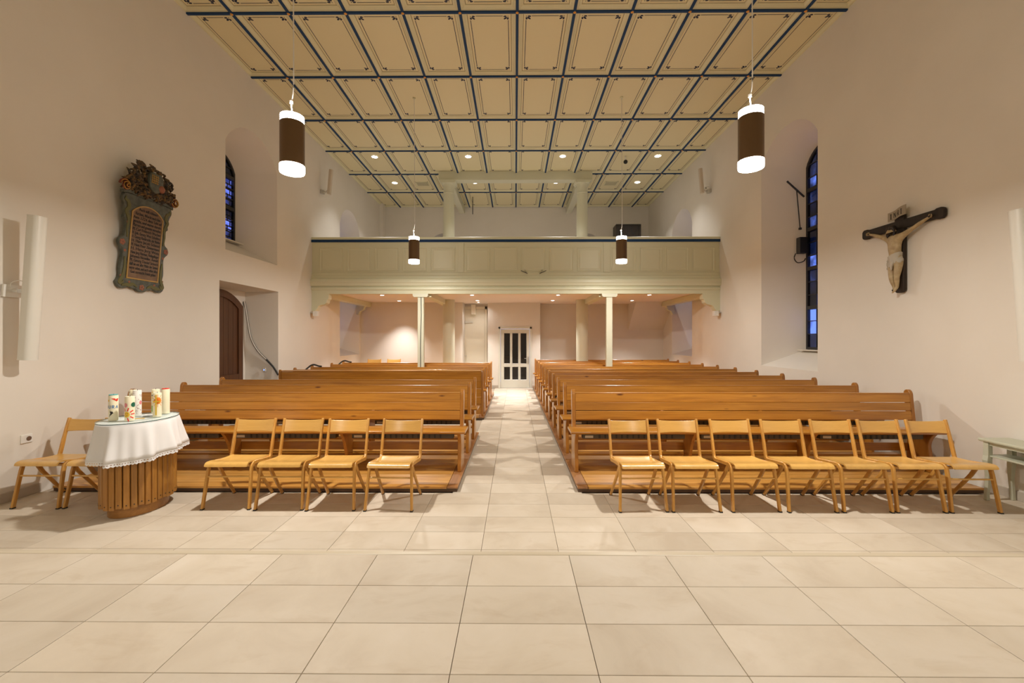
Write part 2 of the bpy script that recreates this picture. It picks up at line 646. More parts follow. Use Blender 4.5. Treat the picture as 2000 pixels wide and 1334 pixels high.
XI = 6.02
LWo, LWi = arch(7.77, 9.47, 3.34, 5.36, 0.52), arch(8.05, 9.09, 3.74, 5.22, 0.34)
LDo, LDi = arch(7.61, 9.51, 0.0, 2.755, 0), arch(7.66, 9.36, 0.0, 2.735, 0)
RWo, RWi = arch(7.51, 9.22, 1.13, 5.36, 0.51), arch(7.80, 8.83, 1.49, 5.22, 0.34)
GLo, GLi = arch(12.87, 14.50, 1.18, 5.22, 0.60), arch(13.15, 14.15, 1.45, 5.05, 0.40)
GRo, GRi = arch(12.82, 14.45, 1.18, 5.22, 0.60), arch(13.10, 14.10, 1.45, 5.05, 0.40)
wall_side('wall_left', -1, [(LWo, LWi, -XI, False), (LDo, LDi, -5.95, True), (GLo, GLi, -XI, False)], 'pale plaster side wall with plaque, arched window niche and door niche')
wall_side('wall_right', 1, [(RWo, RWi, XI, False), (GRo, GRi, XI, False)], 'pale plaster side wall with crucifix and tall arched window')

# rear wall above the gallery with two arched niches
b = MB()
nl, nr = arch(-3.42, -2.20, 4.2, 5.50, 0.42), arch(2.18, 3.40, 4.2, 5.50, 0.42)
loops = [[Vector((p[0], p[1], 0)) for p in l] for l in ([(-WX, 2.9), (WX, 2.9), (WX, ZC + 0.15), (-WX, ZC + 0.15)], nl, nr)]
flat = [p for l in loops for p in l]
b.add([(p.x, YB, p.y) for p in flat], tessellate_polygon(loops))
for o in (nl, nr):
    b.rings([[(p[0], YB, p[1]) for p in o], [(p[0], YB + 0.6, p[1]) for p in o]], True, False)
b.box(-WX - 0.02, -WX + 0.13, YB - 0.35, YB, 2.9, ZC)
struct(b.build('wall_back', 'wall'), 'rear wall above the gallery with two arched recesses')
for k, o in enumerate((nl, nr)):
    w_ = MB().prism(o, YB + 0.58, YB + 0.60, 'y').build('window_%d' % (5 + k), 'pane_dusk')
    struct(w_, 'dark arched window in the rear wall above the gallery, ' + ('plaque side' if k == 0 else 'crucifix side'))
# walls under the gallery
b = MB()
b.box(-WX, -1.95, 14.60, 14.75, -0.1, ZG + 0.1)
b.box(-1.95, -1.80, 14.60, 15.40, -0.1, ZG + 0.1)
struct(b.build('wall_back_under_gallery', 'wall'), 'rear wall under the gallery on the plaque side')
b = MB()
b.box(-0.94, -0.57, 14.75, 15.4, -0.1, ZG + 0.1)
b.box(0.57, 0.87, 14.75, 15.4, -0.1, ZG + 0.1)
b.box(-0.57, 0.57, 14.75, 15.4, 2.11, ZG + 0.1)
struct(b.build('wall_back_door', 'wall'), 'projecting wall block around the glazed door')
b = MB()
b.box(-1.95, -0.94, 15.30, 15.45, -0.1, ZG + 0.1)
b.box(0.87, WX, 15.30, 15.45, -0.1, ZG + 0.1)
b.prism([(15.30, 2.02), (15.30, ZG + 0.05), (14.25, ZG + 0.05)], 4.05, WX, 'x')
struct(b.build('wall_back_recess', 'wall'), 'rear wall under the gallery with sloping stair soffit')
struct(MB().box(-WX, WX, YF - 0.2, YF, -0.2, ZC + 0.15).build('wall_front', 'wall'), 'plaster wall at the altar end')

# baseboards
def bboard(name, x0, x1, y0, y1, z0=0.0, h=0.10):
    struct(MB().box(x0, x1, y0, y1, z0, z0 + h).build(name, 'base', bevel=0.004), 'grey stone baseboard strip')
bboard('baseboard_left', -WX - 0.01, -WX + 0.018, YE + 0.36, 4.72)
bboard('baseboard_right', WX - 0.018, WX + 0.01, YE + 0.36, 4.72)
bboard('baseboard_door_1', -0.94, -0.585, 14.73, 14.76)
bboard('baseboard_door_2', 0.585, 0.87, 14.73, 14.76)
bboard('baseboard_chancel_left', -WX - 0.01, -WX + 0.018, 0.2, YE - 0.03, CH)
bboard('baseboard_chancel_right', WX - 0.018, WX + 0.01, 0.2, YE - 0.03, CH)

# ------------------------------------------------------------------ coffered ceiling
ceil = struct(MB().box(-WX - 0.3, WX + 0.3, YF, YB + 0.1, ZC + 0.005, ZC + 0.15).build('ceiling', 'ceil'), 'cream panelled ceiling with blue battens and stencilled corners')
PW, PD = 0.9215, 1.683
XCC = 0.035
BW = 0.045
bx = [XCC + PW * k for k in range(-5, 6)]
by = [6.85 + PD * k for k in range(-3, 6)]          # battens across; YB is the end
ybounds = by + [YB]


def panel_mesh(w, d, stencil=True):
    b = MB()
    w, d = w / 2, d / 2

    def ring(i, z):
        return [(-w + i, -d + i, z), (w - i, -d + i, z), (w - i, d - i, z), (-w + i, d - i, z)]
    prof = [(0.0, -0.040), (0.028, -0.036), (0.055, -0.014), (0.072, -0.012), (0.076, 0.0)]
    for (i0, z0), (i1, z1) in zip(prof[:-1], prof[1:]):
        b.rings([ring(i0, z0), ring(i1, z1)], True, False, 1)
    b.rings([ring(0.076, 0.0), ring(0.083, -0.0005)], True, False, 2)
    b.add(ring(0.083, -0.0005), [(0, 1, 2, 3)], 0)
    if stencil and w > 0.3:
        z = -0.002
        i = 0.125
        lw = 0.0055
        cgap = 0.10
        x, yy = w - i, d - i
        for s in (-1, 1):
            b.add([(-x + cgap, s * yy - lw, z), (x - cgap, s * yy - lw, z), (x - cgap, s * yy + lw, z), (-x + cgap, s * yy + lw, z)], [(0, 1, 2, 3)], 3)
            b.add([(s * x - lw, -yy + cgap, z), (s * x + lw, -yy + cgap, z), (s * x + lw, yy - cgap, z), (s * x - lw, yy - cgap, z)], [(0, 1, 2, 3)], 3)
            for t in (-1, 1):
                cx, cy = s * x, t * yy
                for ang, ln, r0 in ((45, 0.075, 0.030), (8, 0.055, 0.026), (82, 0.055, 0.026), (0, 0.018, 0.088), (90, 0.018, 0.088), (45, 0.022, -0.004)):
                    a = math.radians(ang)
                    dx, dy = math.cos(a), math.sin(a)
                    pts = []
                    for k in range(8):
                        q = 2 * PI * k / 8
                        u = r0 + ln / 2 + ln / 2 * math.cos(q)
                        vv = min(ln * 0.30, 0.018) * math.sin(q)
                        px, py = u * dx - vv * dy, u * dy + vv * dx
                        pts.append((cx - s * px, cy - t * py, z))
                    b.add(pts, [tuple(range(8))], 3)
    return b.mesh('ceiling_panel', ['ceil', 'ceil_mould', 'ceil_shadow_line', 'stencil'])


xb = [-WX] + bx + [WX]
_pm = {}
for yi in range(len(ybounds) - 1):
    y0, y1 = ybounds[yi], ybounds[yi + 1]
    for xi in range(len(xb) - 1):
        x0, x1 = xb[xi], xb[xi + 1]
        w = round((x1 - x0) - BW * (0.5 if xi in (0, len(xb) - 2) else 1.0), 3)
        d = round((y1 - y0) - BW, 3)
        if (w, d) not in _pm:
            _pm[(w, d)] = panel_mesh(w, d)
        cx = (x0 + x1) / 2 + (BW / 4 if xi == 0 else 0) * -1 + (BW / 4 if xi == len(xb) - 2 else 0)
        inst('ceiling_panel', _pm[(w, d)], ceil, (cx, (y0 + y1) / 2, ZC - 0.001))
bm_y = MB().box(-BW / 2, BW / 2, by[0] - 0.02, YB, -0.062, -0.001).mesh('ceiling_batten', 'blue')
for x in bx:
    inst('ceiling_batten', bm_y, ceil, (x, 0, ZC), bevel=0.006)
bm_x = MB().box(-WX, WX, -BW / 2, BW / 2, -0.066, -0.001).mesh('ceiling_cross_batten', 'blue')
boss = MB().lathe([(0.0, -0.012), (0.016, -0.010), (0.026, 0.0)], n=8).mesh('gold_boss', 'gold', 40)
for yy in by:
    inst('ceiling_batten', bm_x, ceil, (0, yy, ZC), bevel=0.006)
    for x in bx:
        inst('gold_boss', boss, ceil, (x, yy, ZC - 0.066))


# ------------------------------------------------------------------ windows
def window(name, sx, outline, label, ncol, nrow, panemat, thick_rows, bar_t=0.016):
    """glazing on the inner outline in (y,z) at |x| = XI"""
    root = empty(name, (sx * XI, 0, 0))
    struct(root, label)
    n = len(outline)
    cy = sum(p[0] for p in outline) / n
    cz = sum(p[1] for p in outline) / n
    ys = [p[0] for p in outline]
    zs = [p[1] for p in outline]
    y0, y1, z0, z1 = min(ys), max(ys), min(zs), max(zs)

    def shrink(k):
        return [((p[0] - (y0 + y1) / 2) * (1 - 2 * k / (y1 - y0)) + (y0 + y1) / 2, (p[1] - (z0 + z1) / 2) * (1 - 2 * k / (z1 - z0)) + (z0 + z1) / 2) for p in outline]
    inn = shrink(0.045)
    b = MB()
    b.rings([[(-0.03, *p) for p in outline], [(0.03, *p) for p in outline], [(0.03, *p) for p in inn], [(-0.03, *p) for p in inn], [(-0.03, *p) for p in outline]], True, False)
    b.build('window_frame', 'iron', root)
    a0, a1 = min(p[0] for p in inn), max(p[0] for p in inn)
    c0, c1 = min(p[1] for p in inn), max(p[1] for p in inn)
    for i in range(ncol):
        for j in range(nrow):
            p0, p1 = a0 + (a1 - a0) * i / ncol, a0 + (a1 - a0) * (i + 1) / ncol
            q0, q1 = c0 + (c1 - c0) * j / nrow, c0 + (c1 - c0) * (j + 1) / nrow
            poly = clip([(p0, q0), (p1, q0), (p1, q1), (p0, q1)], inn)
            if len(poly) >= 3:
                mb = MB()
                mb.prism([(p[0], p[1]) for p in poly], -0.003, 0.003, 'x')
                mb.build('pane', panemat, root)
    for i in range(1, ncol):
        a = a0 + (a1 - a0) * i / ncol
        poly = clip([(a - 0.007, c0), (a + 0.007, c0), (a + 0.007, c1), (a - 0.007, c1)], inn)
        MB().prism(poly, -0.012, 0.012, 'x').build('glazing_bar', 'iron', root)
    for j in range(1, nrow):
        c = c0 + (c1 - c0) * j / nrow
        t = 0.035 if j in thick_rows else 0.008
        dd = 0.06 if j in thick_rows else 0.02
        poly = clip([(a0, c - t), (a1, c - t), (a1, c + t), (a0, c + t)], inn)
        if len(poly) > 2:
            MB().prism(poly, -dd if sx > 0 else -0.012, 0.012 if sx > 0 else dd, 'x').build('transom' if j in thick_rows else 'glazing_bar', 'iron', root)
    # sill ledge
    MB().box(-sx * 0.20, 0.0, y0 - 0.0, y1 + 0.02, z0 - 0.03, z0 - 0.005).build('window_sill', 'sticker', root)
    return root


w1 = window('window_1', -1, LWi, 'high arched leaded window glowing blue above the side door', 3, 8, 'pane_lead', (3, 6))
w2 = window('window_2', 1, RWi, 'tall arched iron-framed window beside the crucifix', 4, 15, 'pane', (3, 6, 9, 12))
window('window_3', -1, GLi, 'arched window behind the gallery on the plaque side', 3, 8, 'pane', (2, 4, 6))
window('window_4', 1, GRi, 'arched window behind the gallery on the crucifix side', 3, 8, 'pane', (2, 4, 6))

# opener gear of the tall window
g = empty('window_opener', (XI - 0.02, 8.83, 0))
tag(g, 'black rod and box opener on the tall arched window', 'window opener')
b = MB().tube([(-0.06, -0.02, 4.62), (-0.40, 0.0, 4.95)], 0.018, 6)
b.tube([(-0.20, 0.0, 4.76), (-0.13, 0.0, 3.98)], 0.010, 6)
b.tube([(-0.13, 0.0, 3.99), (-0.13, 0.0, 3.95)], 0.03, 8)
b.build('opener_rod', 'iron', g)
MB().box(-0.20, -0.04, -0.10, 0.02, 3.45, 3.78).build('opener_box', 'iron', g, bevel=0.01)
MB().tube(spline([(-0.22, 0, 3.46), (-0.25, 0, 3.36), (-0.18, 0, 3.27), (-0.06, 0, 3.30), (-0.02, 0, 3.36)], 5), 0.010, 6).build('cable_loop', 'cable', g)

# ------------------------------------------------------------------ side door (arched, wooden)
d = empty('door_1', (-5.95, 0, 0))
struct(d, 'dark wooden arched side door in the deep niche')
DO = arch(7.72, 9.18, 0.01, 2.40, 0.30)
DI = arch(7.86, 9.04, 0.16, 2.34, 0.22)
b = MB()
b.rings([[(0.002, *p) for p in DO], [(0.07, *p) for p in DO], [(0.07, *p) for p in DI], [(0.035, *p) for p in DI]], True, False)
b.build('door_frame', 'door_z', d)
for k in range(8):
    a0 = 7.86 + 1.18 * k / 8
    for z0, z1 in ((0.16, 0.80), (0.96, 2.60)):
        poly = clip([(a0 + 0.004, z0), (a0 + 0.1435, z0), (a0 + 0.1435, z1), (a0 + 0.004, z1)], DI)
        if len(poly) > 2:
            MB().prism(poly, 0.004, 0.042, 'x').build('plank', 'door_z', d)
MB().box(0.004, 0.068, 7.86, 9.04, 0.80, 0.96).build('door_rail', 'door_z', d)
MB().tube([(0.07, 7.90, 1.08), (0.12, 7.90, 1.08), (0.12, 8.02, 1.08)], 0.011, 8).build('door_handle', 'metal', d)

# ------------------------------------------------------------------ glazed door at the end of the aisle
d = empty('door_2', (0.0, 14.75, 0))
struct(d, 'white glazed door with six dark panes at the aisle end')
b = MB()
b.box(-0.575, -0.505, -0.03, 0.10, 0, 2.12)
b.box(0.505, 0.575, -0.03, 0.10, 0, 2.12)
b.box(-0.575, 0.575, -0.03, 0.10, 2.045, 2.12)
b.build('door_frame', 'paint_grey', d, bevel=0.008)
xs = [-0.50, -0.375, -0.145, -0.085, 0.145, 0.205, 0.435, 0.50]
xs = [-0.50, -0.39, -0.165, -0.105, 0.12, 0.18, 0.405, 0.50]
leaf = MB()
for i in (0, 2, 4, 6):
    leaf.box(xs[i], xs[i + 1], 0.0, 0.05, 0.008, 2.04)
for i in (1, 3, 5):
    for z0, z1 in ((0.008, 0.28), (0.74, 0.84), (1.91, 2.04)):
        leaf.box(xs[i], xs[i + 1], 0.0, 0.05, z0, z1)
leaf.build('door_leaf', 'paint_grey', d)
for i in (1, 3, 5):
    for z0, z1 in ((0.28, 0.74), (0.84, 1.91)):
        p = MB().box(xs[i], xs[i + 1], 0.028, 0.036, z0, z1).build('pane', 'pane_dark', d)
        b = MB()
        o, i2 = [(xs[i], z0), (xs[i + 1], z0), (xs[i + 1], z1), (xs[i], z1)], [(xs[i] + .014, z0 + .014), (xs[i + 1] - .014, z0 + .014), (xs[i + 1] - .014, z1 - .014), (xs[i] + .014, z1 - .014)]
        b.rings([[(q[0], 0.026, q[1]) for q in o], [(q[0], -0.006, q[1]) for q in o], [(q[0], 0.026, q[1]) for q in i2]], True, False)
        b.build('pane_bead', 'white', p)
b = MB().tube([(0.455, 0.0, 1.03), (0.455, -0.055, 1.03), (0.32, -0.06, 1.03)], 0.011, 8)
b.box(0.435, 0.475, -0.008, 0.0, 0.84, 1.08)
b.build('door_handle', 'metal', d, 40)

# cream door in the recess beside it
d = empty('door_3', (-1.445, 15.30, 0))
struct(d, 'tall cream door in the recess behind the round column')
b = MB()
b.box(-0.44, -0.36, -0.05, 0, 0, 2.86)
b.box(0.36, 0.44, -0.05, 0, 0, 2.86)
b.box(-0.44, 0.44, -0.05, 0, 2.76, 2.86)
b.build('door_frame', 'cream_door', d, bevel=0.006)
MB().box(-0.355, 0.355, -0.028, -0.002, 0.01, 2.755).build('door_leaf', 'cream_door', d)
MB().box(-0.355, 0.355, -0.045, -0.03, 2.60, 2.75).build('top_rail', 'cream_door', d)
b = MB().box(-0.40, -0.34, -0.085, -0.055, 2.22, 2.33)
b.box(-0.36, -0.06, -0.075, -0.06, 2.29, 2.305)
b.build('door_closer', 'metal', d)
b = MB().tube([(-0.40, -0.05, 1.10), (-0.40, -0.10, 1.10), (-0.28, -0.10, 1.10)], 0.012, 8)
b.build('door_handle', 'metal', d, 40)
e = MB().box(-0.085, 0.085, -0.13, 0, -0.36, 0.0).build('duct_box', 'cream_door', bevel=0.01)
e.location = (-1.48, 15.255, 2.93)
tag(e, 'small cream box above the cream door in the recess', 'box')

# ------------------------------------------------------------------ gallery
gal = empty('gallery', (0, YG, 0))
tag(gal, 'sage green wooden organ gallery with panelled parapet', 'gallery')
YR = YB - YG
# deck in pieces so that it meets the lower walls
MB().box(-WX, WX, 0.10, YR, ZG, ZG + 0.16).build('gallery_floor', 'soffit', gal)
# parapet profile in (y, z); front is negative y
Z0 = 2.873
MB().box(-WX + 0.002, WX - 0.002, 0.0, 0.09, 3.02, 4.26).build('parapet', 'green', gal)
MB().prism([(-0.035, 4.20), (-0.035, 4.275), (-0.05, 4.28), (-0.05, 4.335), (-0.03, 4.35), (0.15, 4.35), (0.15, 4.27), (0.10, 4.20)], -WX + 0.002, WX - 0.002, 'x').build('handrail', 'green', gal)
MB().box(-WX + 0.002, WX - 0.002, -0.056, -0.034, 4.212, 4.282).build('rail_band', 'blue', gal, bevel=0.008)
# frieze below the panels
prof = [(0.0, 3.43), (-0.02, 3.42), (-0.025, 3.36), (-0.04, 3.33), (-0.045, 3.28), (-0.10, 3.255), (-0.115, 3.21), (-0.115, 3.165), (-0.105, 3.155), (-0.09, 3.10), (-0.085, 3.075), (-0.03, 3.07), (-0.03, 3.04),
        (-0.06, 3.03), (-0.062, 2.985), (-0.05, 2.975), (-0.035, 2.955), (-0.03, Z0), (0.10, Z0), (0.10, 3.43)]
MB().prism(prof, -WX + 0.001, WX - 0.001, 'x').build('cornice', 'green', gal)
# raised panels and pilasters
PX = [(623.6, 670), (678, 724), (732, 779), (786.5, 834), (841, 889), (910, 957), (964, 1011), (1018, 1065), (1073, 1120), (1127, 1174), (1194, 1241), (1248, 1292), (1299, 1343), (1350, 1394)]


def gx(u):
    return (u - 1006.0) / 833.0 * YG


for a, c in PX:
    x0, x1 = gx(a), gx(c)
    z0, z1 = 3.46, 4.08
    b = MB()

    def rg(i, yy):
        return [(x0 + i, yy, z0 + i), (x1 - i, yy, z0 + i), (x1 - i, yy, z1 - i), (x0 + i, yy, z1 - i)]
    b.rings([rg(0, -0.001), rg(0.0, -0.013), rg(0.014, -0.016), rg(0.026, -0.004), rg(0.05, -0.004), rg(0.075, -0.009)], True, False)
    b.add(rg(0.075, -0.009), [(0, 1, 2, 3)])
    b.build('parapet_panel', 'green', gal)
for a, c in ((895, 906), (1178, 1191)):
    MB().box(gx(a), gx(c), -0.022, 0.0, 3.43, 4.20).build('pilaster', 'green', gal, bevel=0.005)
# longitudinal bearers and brackets
for s in (-1, 1):
    MB().box(s * 5.05 - 0.11, s * 5.05 + 0.11, 0.12, 3.6, 2.80, ZG - 0.002).build('bearer', 'green', gal, bevel=0.01)
    MB().box(s * 2.30 - 0.10, s * 2.30 + 0.10, 0.12, 3.9, 2.80, ZG - 0.002).build('bearer', 'green', gal, bevel=0.01)
    for y0, y1 in ((-0.03, 0.16), (3.1, 3.28)):
        out = [(0.0, Z0 + (0 if y0 < 0 else 0.02)), (0.0, 2.43), (0.09, 2.43), (0.13, 2.47), (0.17, 2.55), (0.24, 2.58), (0.33, 2.60), (0.385, 2.64), (0.40, 2.71), (0.44, 2.74), (0.45, Z0)]
        if y0 > 0:
            out = [(p[0] * 0.62, Z0 + 0.02 - (Z0 - p[1]) * 0.85) for p in out]
        pl = [(s * (-WX + 0.001 + 0) if False else s * (WX - 0.001 - p[0]), p[1]) for p in out]
        MB().prism(pl, y0, y1, 'y').build('bracket', 'green', gal, 30)

# front posts and round columns
PZ0 = 0.061
for s, x in ((-1, -2.46), (1, 2.45)):
    p = empty('pillar', (x, YG + 0.02, 0))
    struct(p, 'slim square post under the gallery, ' + ('plaque side' if s < 0 else 'crucifix side'))
    MB().box(-0.08, 0.08, -0.03, 0.09, PZ0, 2.79).build('post_shaft', 'sage2', p, bevel=0.012)
    MB().prism([(-0.20, 2.871), (0.20, 2.871), (0.20, 2.83), (0.17, 2.79), (-0.17, 2.79), (-0.20, 2.83)], -0.06, 0.16, 'y').build('post_capital', 'sage2', p)
    MB().box(-0.10, 0.10, -0.04, 0.10, PZ0, 0.16).build('post_base', 'sage2', p, bevel=0.01)
MB().tube([(-2.445, YG - 0.020, 2.78), (-2.44, YG - 0.020, 2.3), (-2.452, YG - 0.020, 1.9), (-2.46, YG - 0.020, 1.4), (-2.455, YG - 0.020, 0.8)], 0.009, 6).build('post_cable', 'cable')
tag(bpy.data.objects['post_cable'], 'thin dark cable running down the slim gallery post', 'cable')
for s, x in ((-1, -2.12), (1, 2.14)):
    p = empty('column', (x, 13.635, 0))
    struct(p, 'round sage column through the gallery, ' + ('plaque side' if s < 0 else 'crucifix side'))
    MB().lathe([(0.188, 0.221 if s < 0 else PZ0), (0.188, 0.4), (0.188, ZG)], n=32).build('column_lower_shaft', 'sage2', p, 40)
    MB().lathe([(0.20, ZG + 0.16), (0.19, 3.3), (0.185, 4.8), (0.17, 6.32), (0.18, 6.33), (0.18, 6.35), (0.17, 6.36), (0.17, 6.55), (0.205, 6.62)], n=32).build('column_upper_shaft', 'sage2', p, 40)
    MB().prism([(-0.205, 6.62), (0.205, 6.62), (0.24, 6.66), (0.24, 6.72), (-0.24, 6.72), (-0.24, 6.66)], -0.23, 0.23, 'y').build('capital', 'sage2', p)
bmn = MB().box(-2.42, 2.44, 13.47, 13.77, 6.72, ZC - 0.001)
struct(bmn.build('beam', 'sage2', bevel=0.01), 'sage cross beam on the two round columns')
for s, x in ((-1, -2.12), (1, 2.14)):
    struct(MB().box(x - 0.11, x + 0.11, 13.77, YB, 6.70, ZC - 0.001).build('beam', 'sage2', bevel=0.01), 'sage lengthwise beam to the rear wall, ' + ('plaque side' if s < 0 else 'crucifix side'))


# ------------------------------------------------------------------ recessed spots
def spot(x, y, z, power, label, group, size=0.055, ang=95, cool=1.0):
    root = empty('recessed_spotlight', (x, y, z))
    tag(root, label, 'ceiling light', group)
    MB().lathe([(size * 1.25, 0.0), (size * 1.25, -0.008), (size, -0.010), (size, -0.002)], n=20, cap=False).build('trim_ring', 'white', root)
    MB().lathe([(size, -0.004), (size * 0.5, -0.006), (0.001, -0.006)], n=20, cap=False).build('lens', 'spotglow', root)
    if power:
        light('spot_beam', 'SPOT', (0, 0, -0.02), power, SPOT_COL, root, spot_size=math.radians(ang), spot_blend=0.8, shadow_soft_size=0.04)
    return root


names = ['beside the plaque-side wall', 'left of the middle', 'right of the middle', 'beside the crucifix-side wall']
for i, x in enumerate((-4.08, -1.36, 1.38, 4.13)):
    spot(x, 12.37, ZC - 0.003, SPOT_W, 'recessed spotlight in front row over the gallery, ' + names[i], 'spotlights in the panelled ceiling', 0.085, 84)
    spot(x, 14.44, ZC - 0.003, SPOT_W * 0.8, 'recessed spotlight in back row over the gallery, ' + names[i], 'spotlights in the panelled ceiling', 0.085, 84)
for i, x in enumerate((-3.78, -1.22, 1.22, 3.80)):
    spot(x, 12.1, ZG - 0.001, UNDER_W, 'recessed spotlight in front row under the gallery, ' + names[i], 'spotlights under the gallery', 0.055, 88)
    spot(x, 13.9 if abs(x) > 2 else 13.85, ZG - 0.001, UNDER_W * 0.9, 'recessed spotlight in back row under the gallery, ' + names[i], 'spotlights under the gallery', 0.055, 88)
spot(-1.25, 14.55, ZG - 0.001, 22, 'tiny recessed spotlight in front of the cream door', 'spotlights under the gallery', 0.035, 150)

# vents and camera dome in the ceiling
for s, x in ((-1, -3.16), (1, 3.26)):
    v = empty('ceiling_vent', (x, 14.55, ZC))
    tag(v, 'slatted vent in the panelled ceiling, ' + ('plaque side' if s < 0 else 'crucifix side'), 'vent', 'ceiling vents')
    b = MB()
    for k in (0, 1):
        b.box(-0.22, 0.22, -0.20 + k * 0.37, -0.17 + k * 0.37, -0.012, -0.002)
        b.box(-0.22 + k * 0.41, -0.19 + k * 0.41, -0.20, 0.20, -0.012, -0.002)
    b.build('vent_frame', 'ceil_mould', v)
    MB().box(-0.19, 0.19, -0.17, 0.17, -0.004, -0.002).build('vent_backing', 'dark', v)
    for k in range(9):
        MB().box(-0.19, 0.19, -0.165 + k * 0.038, -0.147 + k * 0.038, -0.010, -0.005).build('slat', 'ceil_mould', v)
b = MB().tube([(0, 0, 0), (0, 0, -0.12)], 0.02, 8)
o = b.build('security_camera', 'white')
o.location = (3.2, 12.4, ZC - 0.001)
tag(o, 'small dark camera hanging from the ceiling over the gallery', 'camera')
MB().ball((0, -0.02, -0.17), 0.06, 8).build('camera_dome', 'black', o, 60)
o = MB().tube([(-1.58, 15.9, ZC - 0.001), (-1.58, 15.9, 6.35)], 0.014, 8).build('hanging_rod', 'black')
tag(o, 'thin black rod hanging from the ceiling behind the gallery', 'microphone')


# ------------------------------------------------------------------ pendant lamps
def pendant(x, y, zb, power, label):
    root = empty('pendant_lamp', (x, y, zb))
    tag(root, label, 'lamp', 'cylindrical pendant lamps')
    r = 0.116
    MB().lathe([(r, 0.075), (r, 0.505), (r - 0.006, 0.505), (r - 0.006, 0.075), (r, 0.075)], n=40, cap=False).build('lamp_shade', 'bronze', root, 40)
    MB().lathe([(r - 0.002, 0.0), (r + 0.002, 0.012), (r + 0.002, 0.074)], n=40, cap=False).build('lower_diffuser', 'glow', root, 50)
    MB().lathe([(r - 0.002, 0.001), (0.001, -0.006)], n=40, cap=False).build('diffuser_disc', 'glow', root)
    MB().lathe([(r - 0.007, 0.504), (r - 0.004, 0.51), (r - 0.004, 0.575), (0.02, 0.58)], n=40, cap=False).build('upper_diffuser', 'glow', root, 50)
    L = ZC - zb
    b = MB().tube(spline([(0.0, 0, 0.575), (-0.008, 0, 0.68), (-0.010, 0, 0.72), (0.012, 0, 0.86), (0.014, 0, 1.3), (0.004, 0, L - 0.02)], 4), 0.006, 6)
    b.tube([(-0.010, 0, 0.71), (-0.010, 0, 0.735)], 0.017, 8)
    b.build('cable', 'cable_w', root, 60)
    MB().lathe([(0.001, L - 0.03), (0.03, L - 0.028), (0.032, L - 0.001)], n=16).build('ceiling_cap', 'ceil_mould', root, 50)
    a = light('lamp_glow', 'AREA', (0, 0, -0.012), power, LAMP_COL, root, shape='DISK', size=0.14)
    light('lamp_side_glow', 'POINT', (0, 0, 0.64), power * 0.16, LAMP_COL, root, shadow_soft_size=0.03)
    return root


pendant(-2.27, 4.33, 3.39, PEND_W, 'near bronze pendant lamp in front of the plaque-side window')
pendant(2.34, 4.25, 3.39, PEND_W, 'near bronze pendant lamp in front of the crucifix-side window')
pendant(-2.22, 9.36, 3.36, PEND_W, 'far bronze pendant lamp before the gallery parapet, plaque side')
pendant(2.33, 9.36, 3.36, PEND_W, 'far bronze pendant lamp before the gallery parapet, crucifix side')
pendant(-2.30, -0.75, 3.39, BEHIND_W, 'bronze pendant lamp over the raised floor, plaque side')
pendant(2.34, -0.75, 3.39, BEHIND_W, 'bronze pendant lamp over the raised floor, crucifix side')


# ------------------------------------------------------------------ pew platforms
PZ = 0.06


def platform(name, x0, x1, xb0, xb1, y0, y1, label, inner):
    """x0..x1 at the front, xb0..xb1 at the back; inner = aisle side (-1: aisle at x1, +1: aisle at x0)"""
    root = empty(name, (0, 0, 0))
    tag(root, label, 'platform')
    b = MB()
    n = [(x0, y0), (x1, y0), (xb1, y1), (xb0, y1)]
    b.rings([[(p[0], p[1], 0.001) for p in n], [(p[0], p[1], PZ - 0.022) for p in n]], True, True)
    b.build('platform_base', 'plat_edge', root)
    # border plank along the aisle
    bw = 0.11
    if inner > 0:
        q = [(x0 - 0.008, y0 - 0.008), (x0 + bw, y0 - 0.008), (xb0 + bw, y1), (xb0 - 0.008, y1)]
    else:
        q = [(x1 - bw, y0 - 0.008), (x1 + 0.008, y0 - 0.008), (xb1 + 0.008, y1), (xb1 - bw, y1)]
    MB().rings([[(p[0], p[1], PZ - 0.022) for p in q], [(p[0], p[1], PZ) for p in q]], True, True).build('border_plank', 'plank_y', root, bevel=0.004)
    w = 0.118
    yy = y0 - 0.008
    k = 0
    while yy + w < y1 + 0.01 and k < 18:
        t = (yy - y0) / (y1 - y0)
        a, c = x0 + (xb0 - x0) * t, x1 + (xb1 - x1) * t
        if inner > 0:
            a += bw + 0.004
        else:
            c -= bw + 0.004
        MB().box(a, c, yy, yy + w - 0.004, PZ - 0.022, PZ - 0.001).build('plank', 'plank', root)
        yy += w
        k += 1
    if yy < y1 - 0.02:
        a, c = (min(x0, xb0) + bw + 0.08 if inner > 0 else x0), (x1 if inner > 0 else max(x1, xb1) - bw - 0.03)
        MB().box(a, c, yy, y1, PZ - 0.022, PZ - 0.001).build('rear_boards', 'plank', root)
    return root


platform('pew_platform', 0.70, 5.16, 0.62, 5.16, 4.735, 14.7, 'low wooden platform under the pews on the crucifix side', 1)
platform('pew_platform', -5.16, -0.645, -5.16, -0.645, 4.735, 7.50, 'short wooden platform under the three front pews on the plaque side', -1)
platform('pew_platform', -5.16, -0.655, -5.16, -0.655, 8.98, 13.1, 'rear wooden platform behind the cross aisle on the plaque side', -1)

